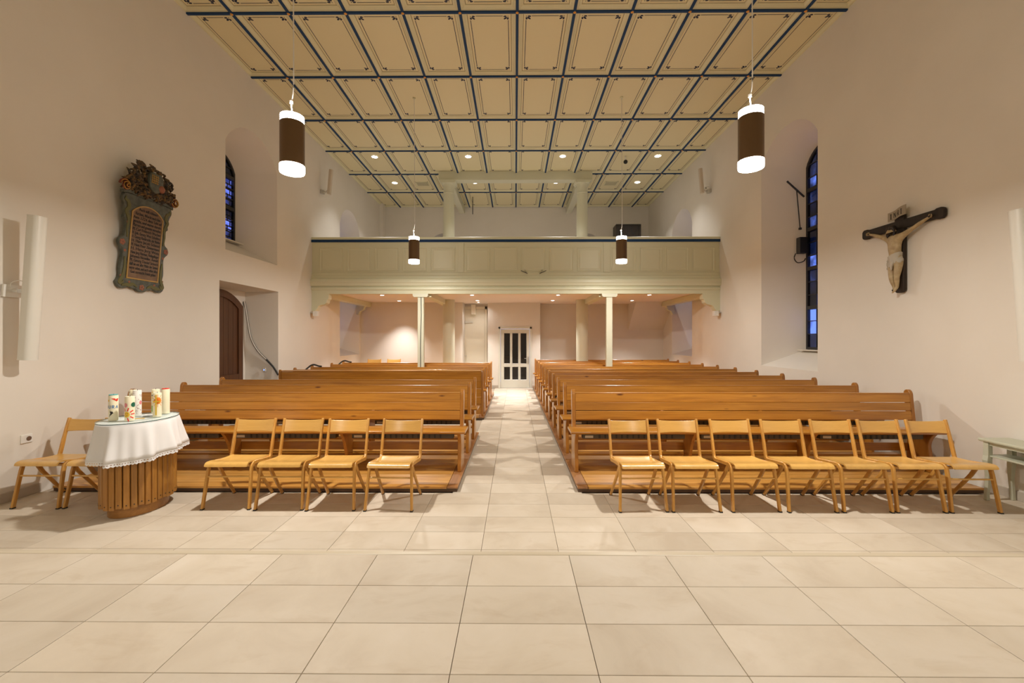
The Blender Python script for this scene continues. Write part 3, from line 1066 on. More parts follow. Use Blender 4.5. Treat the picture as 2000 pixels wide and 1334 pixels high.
# ------------------------------------------------------------------ pews
PROF = spline([(-0.335, 0.0), (-0.335, 0.10), (-0.315, 0.22), (-0.300, 0.33), (-0.330, 0.42), (-0.385, 0.487)], 4)[:]
PROF += [(-0.115, 0.487), (-0.098, 0.56)] + spline([(-0.062, 0.88), (-0.055, 0.94), (-0.030, 0.978), (0.0, 0.985), (0.028, 0.965), (0.036, 0.92), (0.020, 0.80), (-0.012, 0.50), (-0.012, 0.20), (0.0, 0.0)], 4)
SUP = spline([(-0.20, 0.0), (-0.20, 0.10), (-0.24, 0.25), (-0.30, 0.38), (-0.385, 0.487)], 4) + [(-0.115, 0.487), (-0.060, 0.60), (-0.045, 0.62), (-0.02, 0.50), (-0.04, 0.30), (-0.05, 0.0)]


def slant(z):
    """y of the backrest's front face at height z"""
    return -0.090 + (z - 0.60) * 0.115


def board_poly(z0, z1, t=0.024, cap=False):
    a, c = slant(z0), slant(z1)
    if not cap:
        return [(a, z0), (c, z1), (c + t, z1 - 0.003), (a + t, z0 - 0.003)]
    return [(a, z0), (c - 0.001, z1 - 0.012), (c - 0.006, z1 - 0.006), (c - 0.003, z1), (c + t + 0.004, z1), (c + t + 0.006, z1 - 0.01), (c + t, z1 - 0.016), (a + t, z0 - 0.003)]


END_ME = MB().prism(PROF, -0.022, 0.022, 'x').mesh('end_panel', 'pew_z', 30)
SUP_ME = MB().prism(SUP, -0.018, 0.018, 'x').mesh('support', 'pew_z', 30)
SEAT_P = [(-0.43, 0.497), (-0.437, 0.508), (-0.432, 0.522), (-0.42, 0.527), (-0.085, 0.515), (-0.085, 0.488), (-0.42, 0.488)]


def pew(x0, x1, y, label, group, over0=0.055, over1=0.055, seat=True, detail=True):
    """x0, x1: outer faces of the end panels"""
    xm = (x0 + x1) / 2
    hw = (x1 - x0) / 2
    root = empty('pew', (xm, y, PZ))
    tag(root, label, 'pew', group)
    for s in (-1, 1):
        inst('end_panel', END_ME, root, (s * (hw - 0.022), 0, 0), bevel=0.006)
    for z0, z1, cp in ((0.827, 0.945, True), (0.722, 0.820, False), (0.605, 0.715, False)):
        MB().prism(board_poly(z0, z1, cap=cp), -hw + 0.045, hw - 0.045, 'x').build('back_board', 'pew_x', root, bevel=0.003)
    MB().prism(SEAT_P, -hw - over0, hw + over1, 'x').build('seat', 'pew_x', root, 40, bevel=0.003)
    n = 3
    for k in range(1, n):
        inst('support', SUP_ME, root, (-hw + 2 * hw * k / n, 0, 0))
    if detail:
        MB().box(-hw + 0.05, hw - 0.05, 0.06, 0.17, 0.10, 0.125).build('footrest', 'pew_x', root)
        MB().box(-hw + 0.05, hw - 0.05, -0.035, -0.015, 0.20, 0.30).build('lower_rail', 'pew_x', root)
        for k in range(n):
            a0, a1 = -hw + 2 * hw * k / n + 0.10, -hw + 2 * hw * (k + 1) / n - 0.10
            h = MB().box(a0, a1, -0.30, -0.20, 0.405, 0.465).build('heater', 'darkgrey', root, bevel=0.006)
            MB().box(a0 + 0.03, a0 + 0.13, -0.305, -0.3005, 0.418, 0.448).build('heater_label', 'sticker', h)
            f = MB()
            for q in range(14):
                xx = a0 + 0.2 + (a1 - a0 - 0.3) * q / 14
                f.box(xx, xx + 0.02, -0.304, -0.3005, 0.412, 0.458)
            f.build('heater_fins', 'dark', h)['kind'] = 'stuff'
    return root


YP = [5.58 + 0.869 * k for k in range(11)]
for k, y in enumerate(YP):
    xa = 0.735 - 0.0095 * (y - 5.58)
    pew(xa, 5.12, y, ORD[k] + ' pew from the front in the bank on the crucifix side', 'pews on the crucifix side', 0.06, 0.06, detail=k < 5)
for k, y in enumerate((5.58, 6.45, 7.30)):
    pew(-5.05, -0.665, y, ORD[k] + ' pew from the front in the bank on the plaque side', 'pews on the plaque side', 0.06, 0.06, detail=True)
for k, y in enumerate((9.72, 10.55, 11.68, 12.48)):
    pew(-5.05, -0.675, y, ORD[k] + ' pew behind the cross aisle on the plaque side', 'pews on the plaque side', 0.05, 0.05, detail=False)
# front screen of the rear block
root = empty('pew_front_screen', (-2.862, 9.10, PZ))
tag(root, 'boarded wooden screen before the rear pews facing the cross aisle', 'screen')
for s in (-1, 1):
    MB().prism([(-0.03, 0.0), (0.03, 0.0), (0.03, 0.93), (0.02, 0.97), (0.0, 0.985), (-0.02, 0.97), (-0.03, 0.93)], s * 2.165 - 0.022, s * 2.165 + 0.022, 'x').build('end_post', 'pew_z', root, 40, bevel=0.004)
for k in range(5):
    z0 = 0.04 + k * 0.18
    MB().box(-2.14, 2.14, -0.012, 0.012, z0, z0 + 0.176).build('board', 'pew_x', root, bevel=0.003)
MB().box(-2.14, 2.14, -0.03, 0.14, 0.941, 0.965).build('book_ledge', 'pew_x', root, bevel=0.004)


# ------------------------------------------------------------------ chairs
def make_chair():
    root = empty('wooden_chair', (0, 0, 0))
    path = spline([(-0.238, 0.0), (-0.205, 0.20), (-0.178, 0.36)], 3) + spline([(-0.165, 0.412), (-0.135, 0.437), (-0.09, 0.436), (0.02, 0.424), (0.155, 0.406)], 3) + spline([(0.185, 0.425), (0.205, 0.50), (0.245, 0.66), (0.292, 0.815)], 4)
    wv = []
    for p in path:
        wv.append(0.034 if p[1] < 0.3 else (0.036 if p[1] < 0.6 else 0.030))
    out = ribbon(path, wv)

    def frame(s):
        b = MB()
        b.prism(out, s * 0.200, s * 0.224, 'x')
        b.v = [(x + s * 0.020 * max(0, 1 - z / 0.43), yy, z) for x, yy, z in b.v]
        return b
    legp = ribbon([(-0.075, 0.425), (0.0, 0.30), (0.232, 0.0)], [0.040, 0.036, 0.028])

    def leg(s):
        b = MB()
        b.prism(legp, s * 0.176, s * 0.199, 'x')
        b.v = [(x + s * 0.020 * max(0, 1 - z / 0.43), yy, z) for x, yy, z in b.v]
        return b
    for s in (-1, 1):
        f = frame(s).build('side_frame', 'beech_z', root, 35, bevel=0.006)
        MB().box(s * 0.232 - 0.013, s * 0.232 + 0.013, -0.256, -0.220, 0.0, 0.012).build('foot_cap', 'black', f)
        l = leg(s).build('rear_leg', 'beech_z', root, 35, bevel=0.006)
        MB().box(s * 0.2075 - 0.013, s * 0.2075 + 0.013, 0.212, 0.246, 0.0, 0.012).build('foot_cap', 'black', l)
    # seat: moulded plywood with rolled front edge
    sp = spline([(0.190, 0.428), (0.10, 0.428), (-0.02, 0.434), (-0.13, 0.452), (-0.195, 0.457), (-0.228, 0.447), (-0.240, 0.425)], 4)
    b = MB()
    so = ribbon(sp, 0.013)
    n = len(so)
    rs = []
    for k, x in enumerate((-0.212, -0.196, -0.12, -0.04, 0.04, 0.12, 0.196, 0.212)):
        dip = 0.012 * (1 - (x / 0.212) ** 2)
        nar = 0.0
        rs.append([(x * (1.0 - 0.06 * max(0, (p[0] + 0.05) / 0.24)), p[0], p[1] - dip * max(0, 1 - abs(p[0] - 0.02) / 0.22) + (0.004 if abs(x) > 0.2 else 0)) for p in so])
    b.rings(rs, True, True)
    b.build('seat', 'beech_y', root, 40)
    # backrest
    rs = []
    for k in range(11):
        x = -0.201 + 0.402 * k / 10
        bow = 0.026 * (1 - (x / 0.201) ** 2)
        ring = []
        for yy, z in ((0.2475, 0.672), (0.260, 0.668), (0.297, 0.800), (0.284, 0.804)):
            ring.append((x, yy + bow, z - 0.012 * (1 - (x / 0.201) ** 2) * (1 if z > 0.75 else -0.3)))
        rs.append(ring)
    MB().rings(rs, True, True).build('backrest', 'beech_x', root, 40, bevel=0.003)
    MB().tube([(-0.212, -0.190, 0.315), (0.212, -0.190, 0.315)], 0.009, 8).build('stretcher', 'beech_x', root, 60)
    MB().box(-0.20, 0.20, -0.13, -0.09, 0.395, 0.420).build('seat_rail', 'beech_x', root, bevel=0.004)
    MB().box(-0.19, 0.19, 0.13, 0.16, 0.386, 0.410).build('seat_rail', 'beech_x', root, bevel=0.004)
    return root


chair0 = make_chair()
_used = [False]


def chair(x, y, rz, label, group, z=0.0):
    c = copy_tree(chair0) if _used[0] else chair0
    _used[0] = True
    c.location = (x, y, z)
    c.rotation_euler = (0, 0, rz)
    tag(c, label, 'chair', group)


YC = 4.435
rot7 = [0.03, 0.0, 0.02, 0.0, -0.01, -0.01, -0.02]
for k, x in enumerate((1.255, 1.785, 2.365, 2.915, 3.455, 3.975, 4.50)):
    chair(x, YC + rnd.uniform(-0.008, 0.008), rot7[k], ORD[k] + ' honey wooden chair from the aisle in the row of seven', 'row of seven wooden chairs')
for k, x in enumerate((-1.245, -1.835, -2.350, -2.885)):
    chair(x, YC + (0.0, 0.01, 0.02, 0.03)[k], (-0.02, 0.03, 0.02, 0.02)[k], ORD[k] + ' honey wooden chair from the aisle in the row of four', 'row of four wooden chairs')
chair(-4.80, 4.475, 0.0, 'honey wooden chair against the wall beside the socket', 'chairs behind the oval table')
chair(-4.27, 4.47, -0.06, 'honey wooden chair half hidden behind the oval table', 'chairs behind the oval table')
# rear podium and its two chairs
struct(MB().box(-5.2, -1.98, 13.18, 14.58, 0.001, 0.22).build('floor_podium', 'plank'), 'low wooden podium behind the rear pews')
chair(-4.66, 13.85, 0.02, 'wooden chair behind the last pew, nearer the plaque-side wall', 'chairs at the rear', 0.22)
chair(-4.02, 13.85, -0.02, 'wooden chair behind the last pew, nearer the gallery post', 'chairs at the rear', 0.22)

# ------------------------------------------------------------------ oval table
TX, TY = -3.78, 4.27
tb = empty('oval_table', (TX, TY, 0))
tag(tb, 'oval wooden table with slatted drum and white cloth', 'table')
MB().lathe([(1.0, 0.002), (1.0, 0.115)], n=56, sx=0.205, sy=0.27).build('plinth', 'oak_x', tb, 40)
MB().lathe([(1.0, 0.116), (1.0, 0.86)], n=56, sx=0.232, sy=0.312).build('drum_core', 'plat_edge', tb, 40)
MB().lathe([(1.0, 0.862), (1.0, 0.895)], n=56, sx=0.265, sy=0.345).build('table_top', 'oak_x', tb, 40)
# slats evenly spaced along the oval
per = []
ns = 720
for i in range(ns):
    t = 2 * PI * i / ns
    per.append((0.238 * math.cos(t), 0.318 * math.sin(t)))
acc = [0]
for i in range(ns):
    p, q = per[i], per[(i + 1) % ns]
    acc.append(acc[-1] + math.hypot(q[0] - p[0], q[1] - p[1]))
NS = 34
slat_me = MB().prism([(-0.0245, 0.0), (0.0245, 0.0), (0.0245, 0.014), (0.019, 0.022), (-0.019, 0.022), (-0.0245, 0.014)], 0.10, 0.86, 'z').mesh('slat', 'oak_z')
peg_me = MB().tube([(0, 0.02, 0.135), (0, 0.0245, 0.135)], 0.0055, 8).mesh('peg', 'black')
for k in range(NS):
    s = acc[-1] * k / NS
    i = max(j for j in range(ns) if acc[j] <= s)
    p, q = per[i], per[(i + 1) % ns]
    dx, dy = q[0] - p[0], q[1] - p[1]
    ang = math.atan2(dy, dx) + PI
    o = inst('slat', slat_me, tb, (p[0], p[1], (0.012 if k % 3 == 0 else 0.0)), (0, 0, ang), bevel=0.003)
    inst('peg', peg_me, o)

# tablecloth
ZT = 0.897
nth = 240
cl = MB()
rings = []
prof = [(0.0, 0.002), (0.35, 0.002), (0.75, 0.002), (0.97, 0.002), (1.0, 0.0), (1.015, -0.012), (1.025, -0.06), (1.04, -0.13), (1.06, -0.21), (1.085, -0.28), (1.10, -0.318)]


def fold(t, dz):
    a = min(1.0, max(0.0, -dz / 0.30))
    f = 0.55 * math.sin(9 * t + 0.7) + 0.35 * math.sin(14 * t + 2.1) + 0.25 * math.sin(21 * t + 0.4 + 1.3 * math.sin(t))
    return 0.036 * a * f


def cloth_pt(t, s, dz):
    rx, ry = 0.275 * s, 0.355 * s
    ex = fold(t, dz) + 0.030 * max(0, -dz / 0.32)
    hem = 0.018 * math.sin(2 * t + 0.6) * max(0, -dz / 0.32)
    return ((rx + ex) * math.cos(t), (ry + ex) * math.sin(t), ZT + dz + hem)


for s, dz in prof[1:]:
    rings.append([cloth_pt(2 * PI * i / nth, s, dz) for i in range(nth)])
cl.rings(rings, True, False)
cl.add([(0, 0, ZT + 0.002)] + rings[0], [(0, 1 + i, 1 + (i + 1) % nth) for i in range(nth)])
cloth = cl.build('tablecloth', 'cloth', smooth=60)
cloth.location = (TX, TY, 0)
sl = cloth.modifiers.new('solid', 'SOLIDIFY')
sl.thickness = 0.002
sl.offset = 1
tag(cloth, 'white cloth with lace hem draped over the oval table', 'tablecloth')
# scalloped lace edge with eyelet row
lc = MB()
nl_ = 480
top, mid1, mid2, bot = [], [], [], []
for i in range(nl_):
    t = 2 * PI * i / nl_
    x, yv, z = cloth_pt(t, 1.10, -0.319)
    x *= 1.003
    yv *= 1.003
    top.append((x, yv, z + 0.001))
    mid1.append((x, yv, z - 0.010))
    mid2.append((x, yv, z - 0.016))
    bot.append((x * 1.004, yv * 1.004, z - 0.026 - 0.010 * abs(math.sin(t * 42))))
lc.rings([top, mid1], True, False)
lc.rings([mid2, bot], True, False)
o = len(lc.v)
fs = []
base = 0
lc.add(mid1 + mid2, [(i, (i + 1) % nl_, nl_ + (i + 1) % nl_, nl_ + i) for i in range(nl_) if i % 4 < 2])
lc.build('lace_hem', 'cloth', cloth)
# glass plate on top
gp = MB()
gp.lathe([(1.0, 0.0), (1.0, 0.007)], n=72, sx=0.284, sy=0.364, cap=True)
gl = gp.build('glass_plate', ['tglass', 'glass_edge'], smooth=30)
gl.location = (TX, TY, ZT + 0.0045)
for p in gl.data.polygons:
    if len(p.vertices) == 4:
        p.material_index = 1
tag(gl, 'oval glass plate lying on the white tablecloth', 'glass plate')
ZP = ZT + 0.0125


# ------------------------------------------------------------------ candles
def candle(x, y, h, r, waxmat, label, decor, top=None, name='decorated_candle'):
    root = empty(name, (x, y, ZP))
    tag(root, label, 'candle', 'decorated candles on the glass plate')
    b = MB().lathe([(r * 0.97, 0.0), (r, 0.004), (r, h - 0.006), (r * 0.93, h), (r * 0.45, h - 0.003), (0.003, h - 0.006)], n=32)
    b.build('candle_body', waxmat, root, 50)
    MB().tube([(0, 0, h - 0.007), (0.001, 0.002, h + 0.012)], 0.0018, 6).build('wick', 'black', root)
    if top:
        MB().lathe([(r * 0.8, h - 0.002), (r * 0.95, h + 0.003), (r * 0.9, h + 0.008), (r * 0.5, h + 0.005)], n=24).build('candle_rim', top, root, 50)
    # face angle towards the viewer: azimuth of the direction to the camera
    az = math.atan2(-y, -x)
    for nm, mt, polys in decor:
        bb = MB()
        for poly in polys:
            # cut into narrow upright strips so that the print follows the round wax
            a0, a1 = min(p[0] for p in poly), max(p[0] for p in poly)
            k = math.floor(a0 / 0.005)
            while k * 0.005 < a1:
                e0, e1 = k * 0.005, (k + 1) * 0.005
                k += 1
                q = clip(list(poly), [(e0, -1), (e1, -1), (e1, 1), (e0, 1)])
                q = [p for n_, p in enumerate(q) if math.hypot(p[0] - q[n_ - 1][0], p[1] - q[n_ - 1][1]) > 1e-6]
                if len(q) < 3:
                    continue
                tri = tessellate_polygon([[Vector((p[0], p[1], 0)) for p in q]])
                bb.add([((r + 0.0011) * math.cos(az + p[0] / r), (r + 0.0011) * math.sin(az + p[0] / r), p[1]) for p in q], tri)
        bb.build(nm, mt, root)
    return root


def dense(poly, step=0.006):
    out = []
    for i in range(len(poly)):
        p, q = poly[i], poly[(i + 1) % len(poly)]
        n = max(1, int(math.hypot(q[0] - p[0], q[1] - p[1]) / step))
        for k in range(n):
            out.append((p[0] + (q[0] - p[0]) * k / n, p[1] + (q[1] - p[1]) * k / n))
    return out


def rect(x0, x1, z0, z1):
    nx = max(1, int(abs(x1 - x0) / 0.006))
    return [[(x0 + (x1 - x0) * i / nx, z0), (x0 + (x1 - x0) * (i + 1) / nx, z0), (x0 + (x1 - x0) * (i + 1) / nx, z1), (x0 + (x1 - x0) * i / nx, z1)] for i in range(nx)]


def disc(cx, cz, rx, rz, n=14):
    out = []
    for i in range(n):
        a, c = 2 * PI * i / n, 2 * PI * (i + 1) / n
        out.append([(cx, cz), (cx + rx * math.cos(a), cz + rz * math.sin(a)), (cx + rx * math.cos(c), cz + rz * math.sin(c))])
    return out


def ray(cx, cz, ang, r0, r1, w):
    a = math.radians(ang)
    d = (math.cos(a), math.sin(a))
    n_ = (-d[1], d[0])
    out = []
    m_ = 4
    for k in range(m_):
        s0, s1 = r0 + (r1 - r0) * k / m_, r0 + (r1 - r0) * (k + 1) / m_
        out.append([(cx + d[0] * s0 + n_[0] * w, cz + d[1] * s0 + n_[1] * w), (cx + d[0] * s0 - n_[0] * w, cz + d[1] * s0 - n_[1] * w), (cx + d[0] * s1 - n_[0] * w, cz + d[1] * s1 - n_[1] * w), (cx + d[0] * s1 + n_[0] * w, cz + d[1] * s1 + n_[1] * w)])
    return out


def letters(text, x, z, size, adv):
    """simple stroke capitals"""
    G = {'L': [((0, 0), (0, 1)), ((0, 0), (.6, 0))], 'A': [((0, 0), (.4, 1)), ((.4, 1), (.8, 0)), ((.15, .35), (.65, .35))], 'U': [((0, 1), (0, .25)), ((0, .25), (.2, 0)), ((.2, 0), (.5, 0)), ((.5, 0), (.7, .25)), ((.7, .25), (.7, 1))],
         'R': [((0, 0), (0, 1)), ((0, 1), (.5, 1)), ((.5, 1), (.62, .75)), ((.62, .75), (.5, .5)), ((.5, .5), (0, .5)), ((.25, .5), (.65, 0))]}
    out = []
    for ch in text:
        for (a, c), (e, f) in G[ch]:
            p, q = (x + a * size * 0.8, z + c * size), (x + e * size * 0.8, z + f * size)
            L = math.hypot(q[0] - p[0], q[1] - p[1])
            out += ray(p[0], p[1], math.degrees(math.atan2(q[1] - p[1], q[0] - p[0])), -0.002, L + 0.002, 0.0022)
        x += adv
    return out


BIRD = [(0.0, 0.0), (0.010, 0.012), (0.028, 0.013), (0.020, 0.004), (0.024, -0.006), (0.010, -0.018), (0.002, -0.012), (-0.020, -0.002), (-0.034, 0.006), (-0.018, 0.008), (-0.006, 0.010)]


def bird(cx, cz, s, rot):
    a = math.radians(rot)
    return [dense([(cx + s * (p[0] * math.cos(a) - p[1] * math.sin(a)), cz + s * (p[0] * math.sin(a) + p[1] * math.cos(a))) for p in BIRD])]


candle(-3.90, 4.115, 0.245, 0.0375, 'wax', 'cream candle with blue letters, red dove and teal rim', [
    ('red_dove', 'red', bird(0.016, 0.205, 1.0, -12)), ('blue_letters', 'blue_l', letters('LAURA', -0.088, 0.122, 0.026, 0.0265)),
    ('black_bird', 'black', bird(-0.020, 0.070, 1.0, 75)), ('yellow_dot', 'yellow', disc(-0.040, 0.195, 0.008, 0.010))], 'teal')
candle(-3.735, 4.11, 0.235, 0.0375, 'wax', 'cream candle with a smiling sun, nearest on the glass plate', [
    ('sun', 'yellow', disc(-0.026, 0.062, 0.026, 0.028)), ('sun_rays', 'red', sum([ray(-0.026, 0.062, a, 0.034, 0.066, 0.005) for a in (-75, -35, 5, 38, 75, 110)], [])),
    ('sun_face', 'black', disc(-0.032, 0.070, 0.003, 0.004) + disc(-0.018, 0.072, 0.003, 0.004) + ray(-0.034, 0.050, 20, 0, 0.020, 0.002)),
    ('green_dot', 'dgreen', disc(0.030, 0.155, 0.022, 0.024)), ('pink_dot', 'pink', disc(-0.036, 0.152, 0.018, 0.022)), ('blue_dot', 'blue_l', disc(0.050, 0.150, 0.006, 0.010))])
dots = []
dr = random.Random(4)
for k in range(36):
    dots += disc(dr.uniform(-0.05, 0.05), dr.uniform(0.01, 0.25), 0.0035, 0.0035, 6)
candle(-3.895, 4.37, 0.262, 0.036, 'waxwhite', 'white candle sprinkled with small dark red dots', [('red_dots', 'maroon', dots), ('pink_flower', 'pink', disc(0.03, 0.135, 0.014, 0.020))])
candle(-3.965, 4.40, 0.262, 0.034, 'wax', 'plain cream candle mostly hidden behind the dotted candle', [('red_speck', 'maroon', disc(-0.03, 0.24, 0.004, 0.006))])
candle(-3.83, 4.52, 0.255, 0.036, 'wax', 'cream candle with black bars and a green field', [
    ('black_bars', 'black', rect(-0.038, 0.010, 0.185, 0.200) + rect(-0.002, 0.008, 0.11, 0.225)), ('green_field', 'green_l', rect(-0.040, 0.010, 0.02, 0.085)),
    ('red_marks', 'red', rect(-0.028, -0.014, 0.085, 0.160)), ('yellow_mark', 'yellow', rect(-0.034, -0.020, 0.160, 0.182) + disc(-0.03, 0.228, 0.006, 0.006))])
candle(-3.645, 4.32, 0.242, 0.0365, 'wax', 'cream candle with a golden cross on an orange sunburst', [
    ('sunburst', 'orange', disc(0.004, 0.165, 0.030, 0.034) + sum([ray(0.004, 0.165, a, 0.03, 0.062, 0.0018) for a in range(0, 360, 30)], [])),
    ('red_glow', 'red', disc(-0.008, 0.165, 0.018, 0.024))])
cr = bpy.data.objects.new('cross_relief', MB().box(-0.006, 0.006, -0.002, 0.002, 0.02, 0.225).box(-0.026, 0.030, -0.0025, 0.0025, 0.150, 0.162).mesh('cross_relief', 'goldfoil'))
C.objects.link(cr)
cpar = [o for o in bpy.data.objects if o.name.startswith('decorated_candle') and 'golden cross' in o.get('label', '')][0]
cr.parent = cpar
azz = math.atan2(-4.32, 3.645)
cr.location = (0.0385 * math.cos(azz - 0.25), 0.0385 * math.sin(azz - 0.25), 0)
cr.rotation_euler = (0, 0, azz - 0.25 + PI / 2)
candle(-3.715, 4.51, 0.258, 0.036, 'wax', 'plain cream candle with a red rim', [], 'red')

o = MB().tube([(-3.80, 4.17, ZP + 0.004), (-3.67, 4.20, ZP + 0.004)], 0.0038, 6).build('pencil', 'yellow')
tag(o, 'yellow pencil lying on the glass plate', 'pencil')
o = empty('paper_sheet', (-3.78, 4.42, ZP))
tag(o, 'small stack of printed paper between the candles', 'paper')
for k in range(3):
    s = MB().box(-0.065, 0.065, -0.05, 0.05, 0.0003 + 0.0012 * k, 0.0013 + 0.0012 * k).build('sheet', 'cloth', o)
    s.rotation_euler = (0, 0, 0.3 + 0.2 * k)
ln = MB()
for k in range(3):
    ln.box(-0.04, 0.035 - 0.01 * k, -0.03 + k * 0.02, -0.027 + k * 0.02, 0.0039, 0.0041)
p = ln.build('printed_line', 'darkgrey', o)
p.rotation_euler = (0, 0, 0.7)


# ------------------------------------------------------------------ wall-hung things: local front is -y
def on_left(name, y, z, off=0.0, tilt=0.0):
    return empty(name, (-WX + off, y, z), (tilt, 0, PI / 2))


def on_right(name, y, z, off=0.0, tilt=0.0):
    return empty(name, (WX - off, y, z), (tilt, 0, -PI / 2))


# --- painted plaque
pl = on_left('memorial_plaque', 5.95, 2.39, 0.012, math.radians(5.2))
tag(pl, 'painted baroque memorial plaque with carved crest and inscription', 'plaque')
m, nt, bs = new_mat('plaque_frame_paint')
f = noise(nt, coords(nt, (1, 1, 1)), 14, 5)
nt.links.new(ramp(nt, f, [(0.35, (0.050, 0.056, 0.042)), (0.65, (0.105, 0.112, 0.088))]), bs.inputs['Base Color'])
bs.inputs['Roughness'].default_value = 0.55
M['pl_frame'] = m
m, nt, bs = new_mat('plaque_panel_paint')
f = noise(nt, coords(nt, (1, 1, 1)), 6, 6)
nt.links.new(ramp(nt, f, [(0.35, (0.12, 0.062, 0.025)), (0.65, (0.18, 0.095, 0.04))]), bs.inputs['Base Color'])
bs.inputs['Roughness'].default_value = 0.5
M['pl_panel'] = m
m, nt, bs = new_mat('carved_gilt')
f = noise(nt, coords(nt, (1, 1, 1)), 22, 4)
nt.links.new(ramp(nt, f, [(0.36, (0.012, 0.008, 0.005)), (0.5, (0.042, 0.024, 0.009)), (0.60, (0.12, 0.066, 0.018)), (0.70, (0.22, 0.13, 0.04))]), bs.inputs['Base Color'])
bs.inputs['Roughness'].default_value = 0.5
M['pl_gilt'] = m
M['pl_olive'] = plain('plaque_olive', (0.10, 0.092, 0.018), 0.5)
M['pl_gold'] = plain('plaque_gold_line', (0.38, 0.21, 0.03), 0.4)
M['pl_ink'] = plain('plaque_ink', (0.012, 0.009, 0.006), 0.6)
M['pl_rose'] = plain('plaque_rose', (0.26, 0.085, 0.04), 0.5)
M['pl_red'] = plain('plaque_red', (0.16, 0.025, 0.012), 0.45)
half = [(0.0, -0.035), (0.05, -0.025), (0.09, 0.0), (0.14, 0.005), (0.19, 0.02), (0.25, 0.0), (0.31, -0.01), (0.355, 0.02), (0.375, 0.075), (0.345, 0.13), (0.335, 0.19), (0.345, 0.26), (0.335, 0.36), (0.325, 0.46), (0.34, 0.52),
        (0.385, 0.565), (0.395, 0.62), (0.37, 0.665), (0.325, 0.70), (0.315, 0.80), (0.325, 0.90), (0.355, 0.93), (0.345, 1.0), (0.365, 1.10), (0.395, 1.17), (0.385, 1.23), (0.33, 1.26), (0.0, 1.26)]
hs = spline(half, 3)
outl = hs + [(-p[0], p[1]) for p in hs[::-1] if p[0] > 1e-6]
MB().prism(outl, -0.045, 0.0, 'y').build('board', 'pl_frame', pl, 30, bevel=0.006)
pan = arch(-0.25, 0.25, 0.14, 1.04, 0.12, 12)
MB().prism(pan, -0.050, -0.044, 'y').build('inscription_panel', 'pl_panel', pl)
pin = arch(-0.238, 0.238, 0.152, 1.035, 0.115, 12)
pout = arch(-0.256, 0.256, 0.134, 1.043, 0.123, 12)
b = MB()
b.rings([[(p[0], -0.046, p[1]) for p in pout], [(p[0], -0.054, p[1]) for p in pout], [(p[0], -0.054, p[1]) for p in pin], [(p[0], -0.050, p[1]) for p in pin]], True, False)
b.build('gold_border', 'pl_gold', pl)
# olive acanthus scrolls along the frame, and roses
for s in (-1, 1):
    for path in ([(0.29, 0.10), (0.315, 0.06), (0.345, 0.07), (0.33, 0.11), (0.30, 0.18), (0.29, 0.30), (0.30, 0.42)], [(0.29, 0.68), (0.30, 0.80), (0.29, 0.92), (0.33, 1.02), (0.30, 1.08), (0.32, 1.15), (0.36, 1.17), (0.35, 1.21)], [(0.08, 0.035), (0.14, 0.065), (0.20, 0.05), (0.27, 0.045), (0.31, 0.03)]):
        pp = spline(path, 5)
        wv = [0.014 + 0.034 * math.sin(PI * i / (len(pp) - 1)) for i in range(len(pp))]
        out = ribbon([(s * p[0], p[1]) for p in pp], wv)
        MB().prism(out, -0.052, -0.044, 'y').build('painted_scroll', 'pl_olive', pl)
    for x, z, r in ((0.35, 0.605, 0.038), (0.305, 0.50, 0.018), (0.30, 0.88, 0.016), (0.30, 1.12, 0.022), (0.20, 0.09, 0.016), (0.29, 0.24, 0.016), (0.335, 0.16, 0.014)):
        b = MB()
        for k in range(5):
            a = 2 * PI * k / 5
            b.ball((s * x + r * 0.6 * math.cos(a), -0.047, z + r * 0.6 * math.sin(a)), r * 0.55, 5, sy=0.25)
        b.build('rose', 'pl_rose', pl, 60)
b = MB()
for k in range(5):
    b.ball((0.024 * math.cos(2 * PI * k / 5), -0.047, 0.035 + 0.024 * math.sin(2 * PI * k / 5)), 0.02, 5, sy=0.25)
b.build('rose', 'pl_rose', pl, 60)
# inscription
lines = ['Auch will rühmen', 'Kirchen, Wurde nach ihm', 'Anno .1.7.2.4. diese Tafel auf', 'gericht, und waren damals', 'Pfarrern und gemeins vorsteher', 'M. Carl Friderich Wucher', 'H. Joh. Georg Weis Schulthes', 'H. Georg Hambrecht, der Rothe', 'H. Hans Jacob Schmid', 'H. Hans Peter Zimmermann', 'H. Hans Jerg Weis', 'Hans Jerg Harman, Heiligpfleger', 'Johannes Neuwiller, Anwalt', 'M. Georg Daniel Schoch', 'daß sie mit aller Mühe der Seiten', 'waren sehen, und auch selber allen', 'Gott stermocht Friede geben']
ins = MB()
for k, t in enumerate(lines):
    cu = bpy.data.curves.new('line', 'FONT')
    cu.body = t
    cu.size = 0.078
    cu.align_x = 'CENTER'
    to = bpy.data.objects.new('line', cu)
    C.objects.link(to)
    dg = bpy.context.evaluated_depsgraph_get()
    me = to.evaluated_get(dg).to_mesh()
    xs_ = [v.co.x for v in me.vertices]
    wd = max(xs_) - min(xs_)
    mw = 0.30 if k == 0 else (0.40 if k in (1, 16) else 0.45)
    fx = min(mw / wd, 0.9)
    z = 1.065 - 0.053 * k - (0.0 if k else -0.01)
    for ox in (-0.0018, 0.0018):
        ins.add([(v.co.x * fx + ox, -0.0515, z + v.co.y * 0.72) for v in me.vertices], [tuple(p.vertices) for p in me.polygons])
    to.evaluated_get(dg).to_mesh_clear()
    bpy.data.objects.remove(to)
    bpy.data.curves.remove(cu)
ins.build('inscription', 'pl_ink', pl)
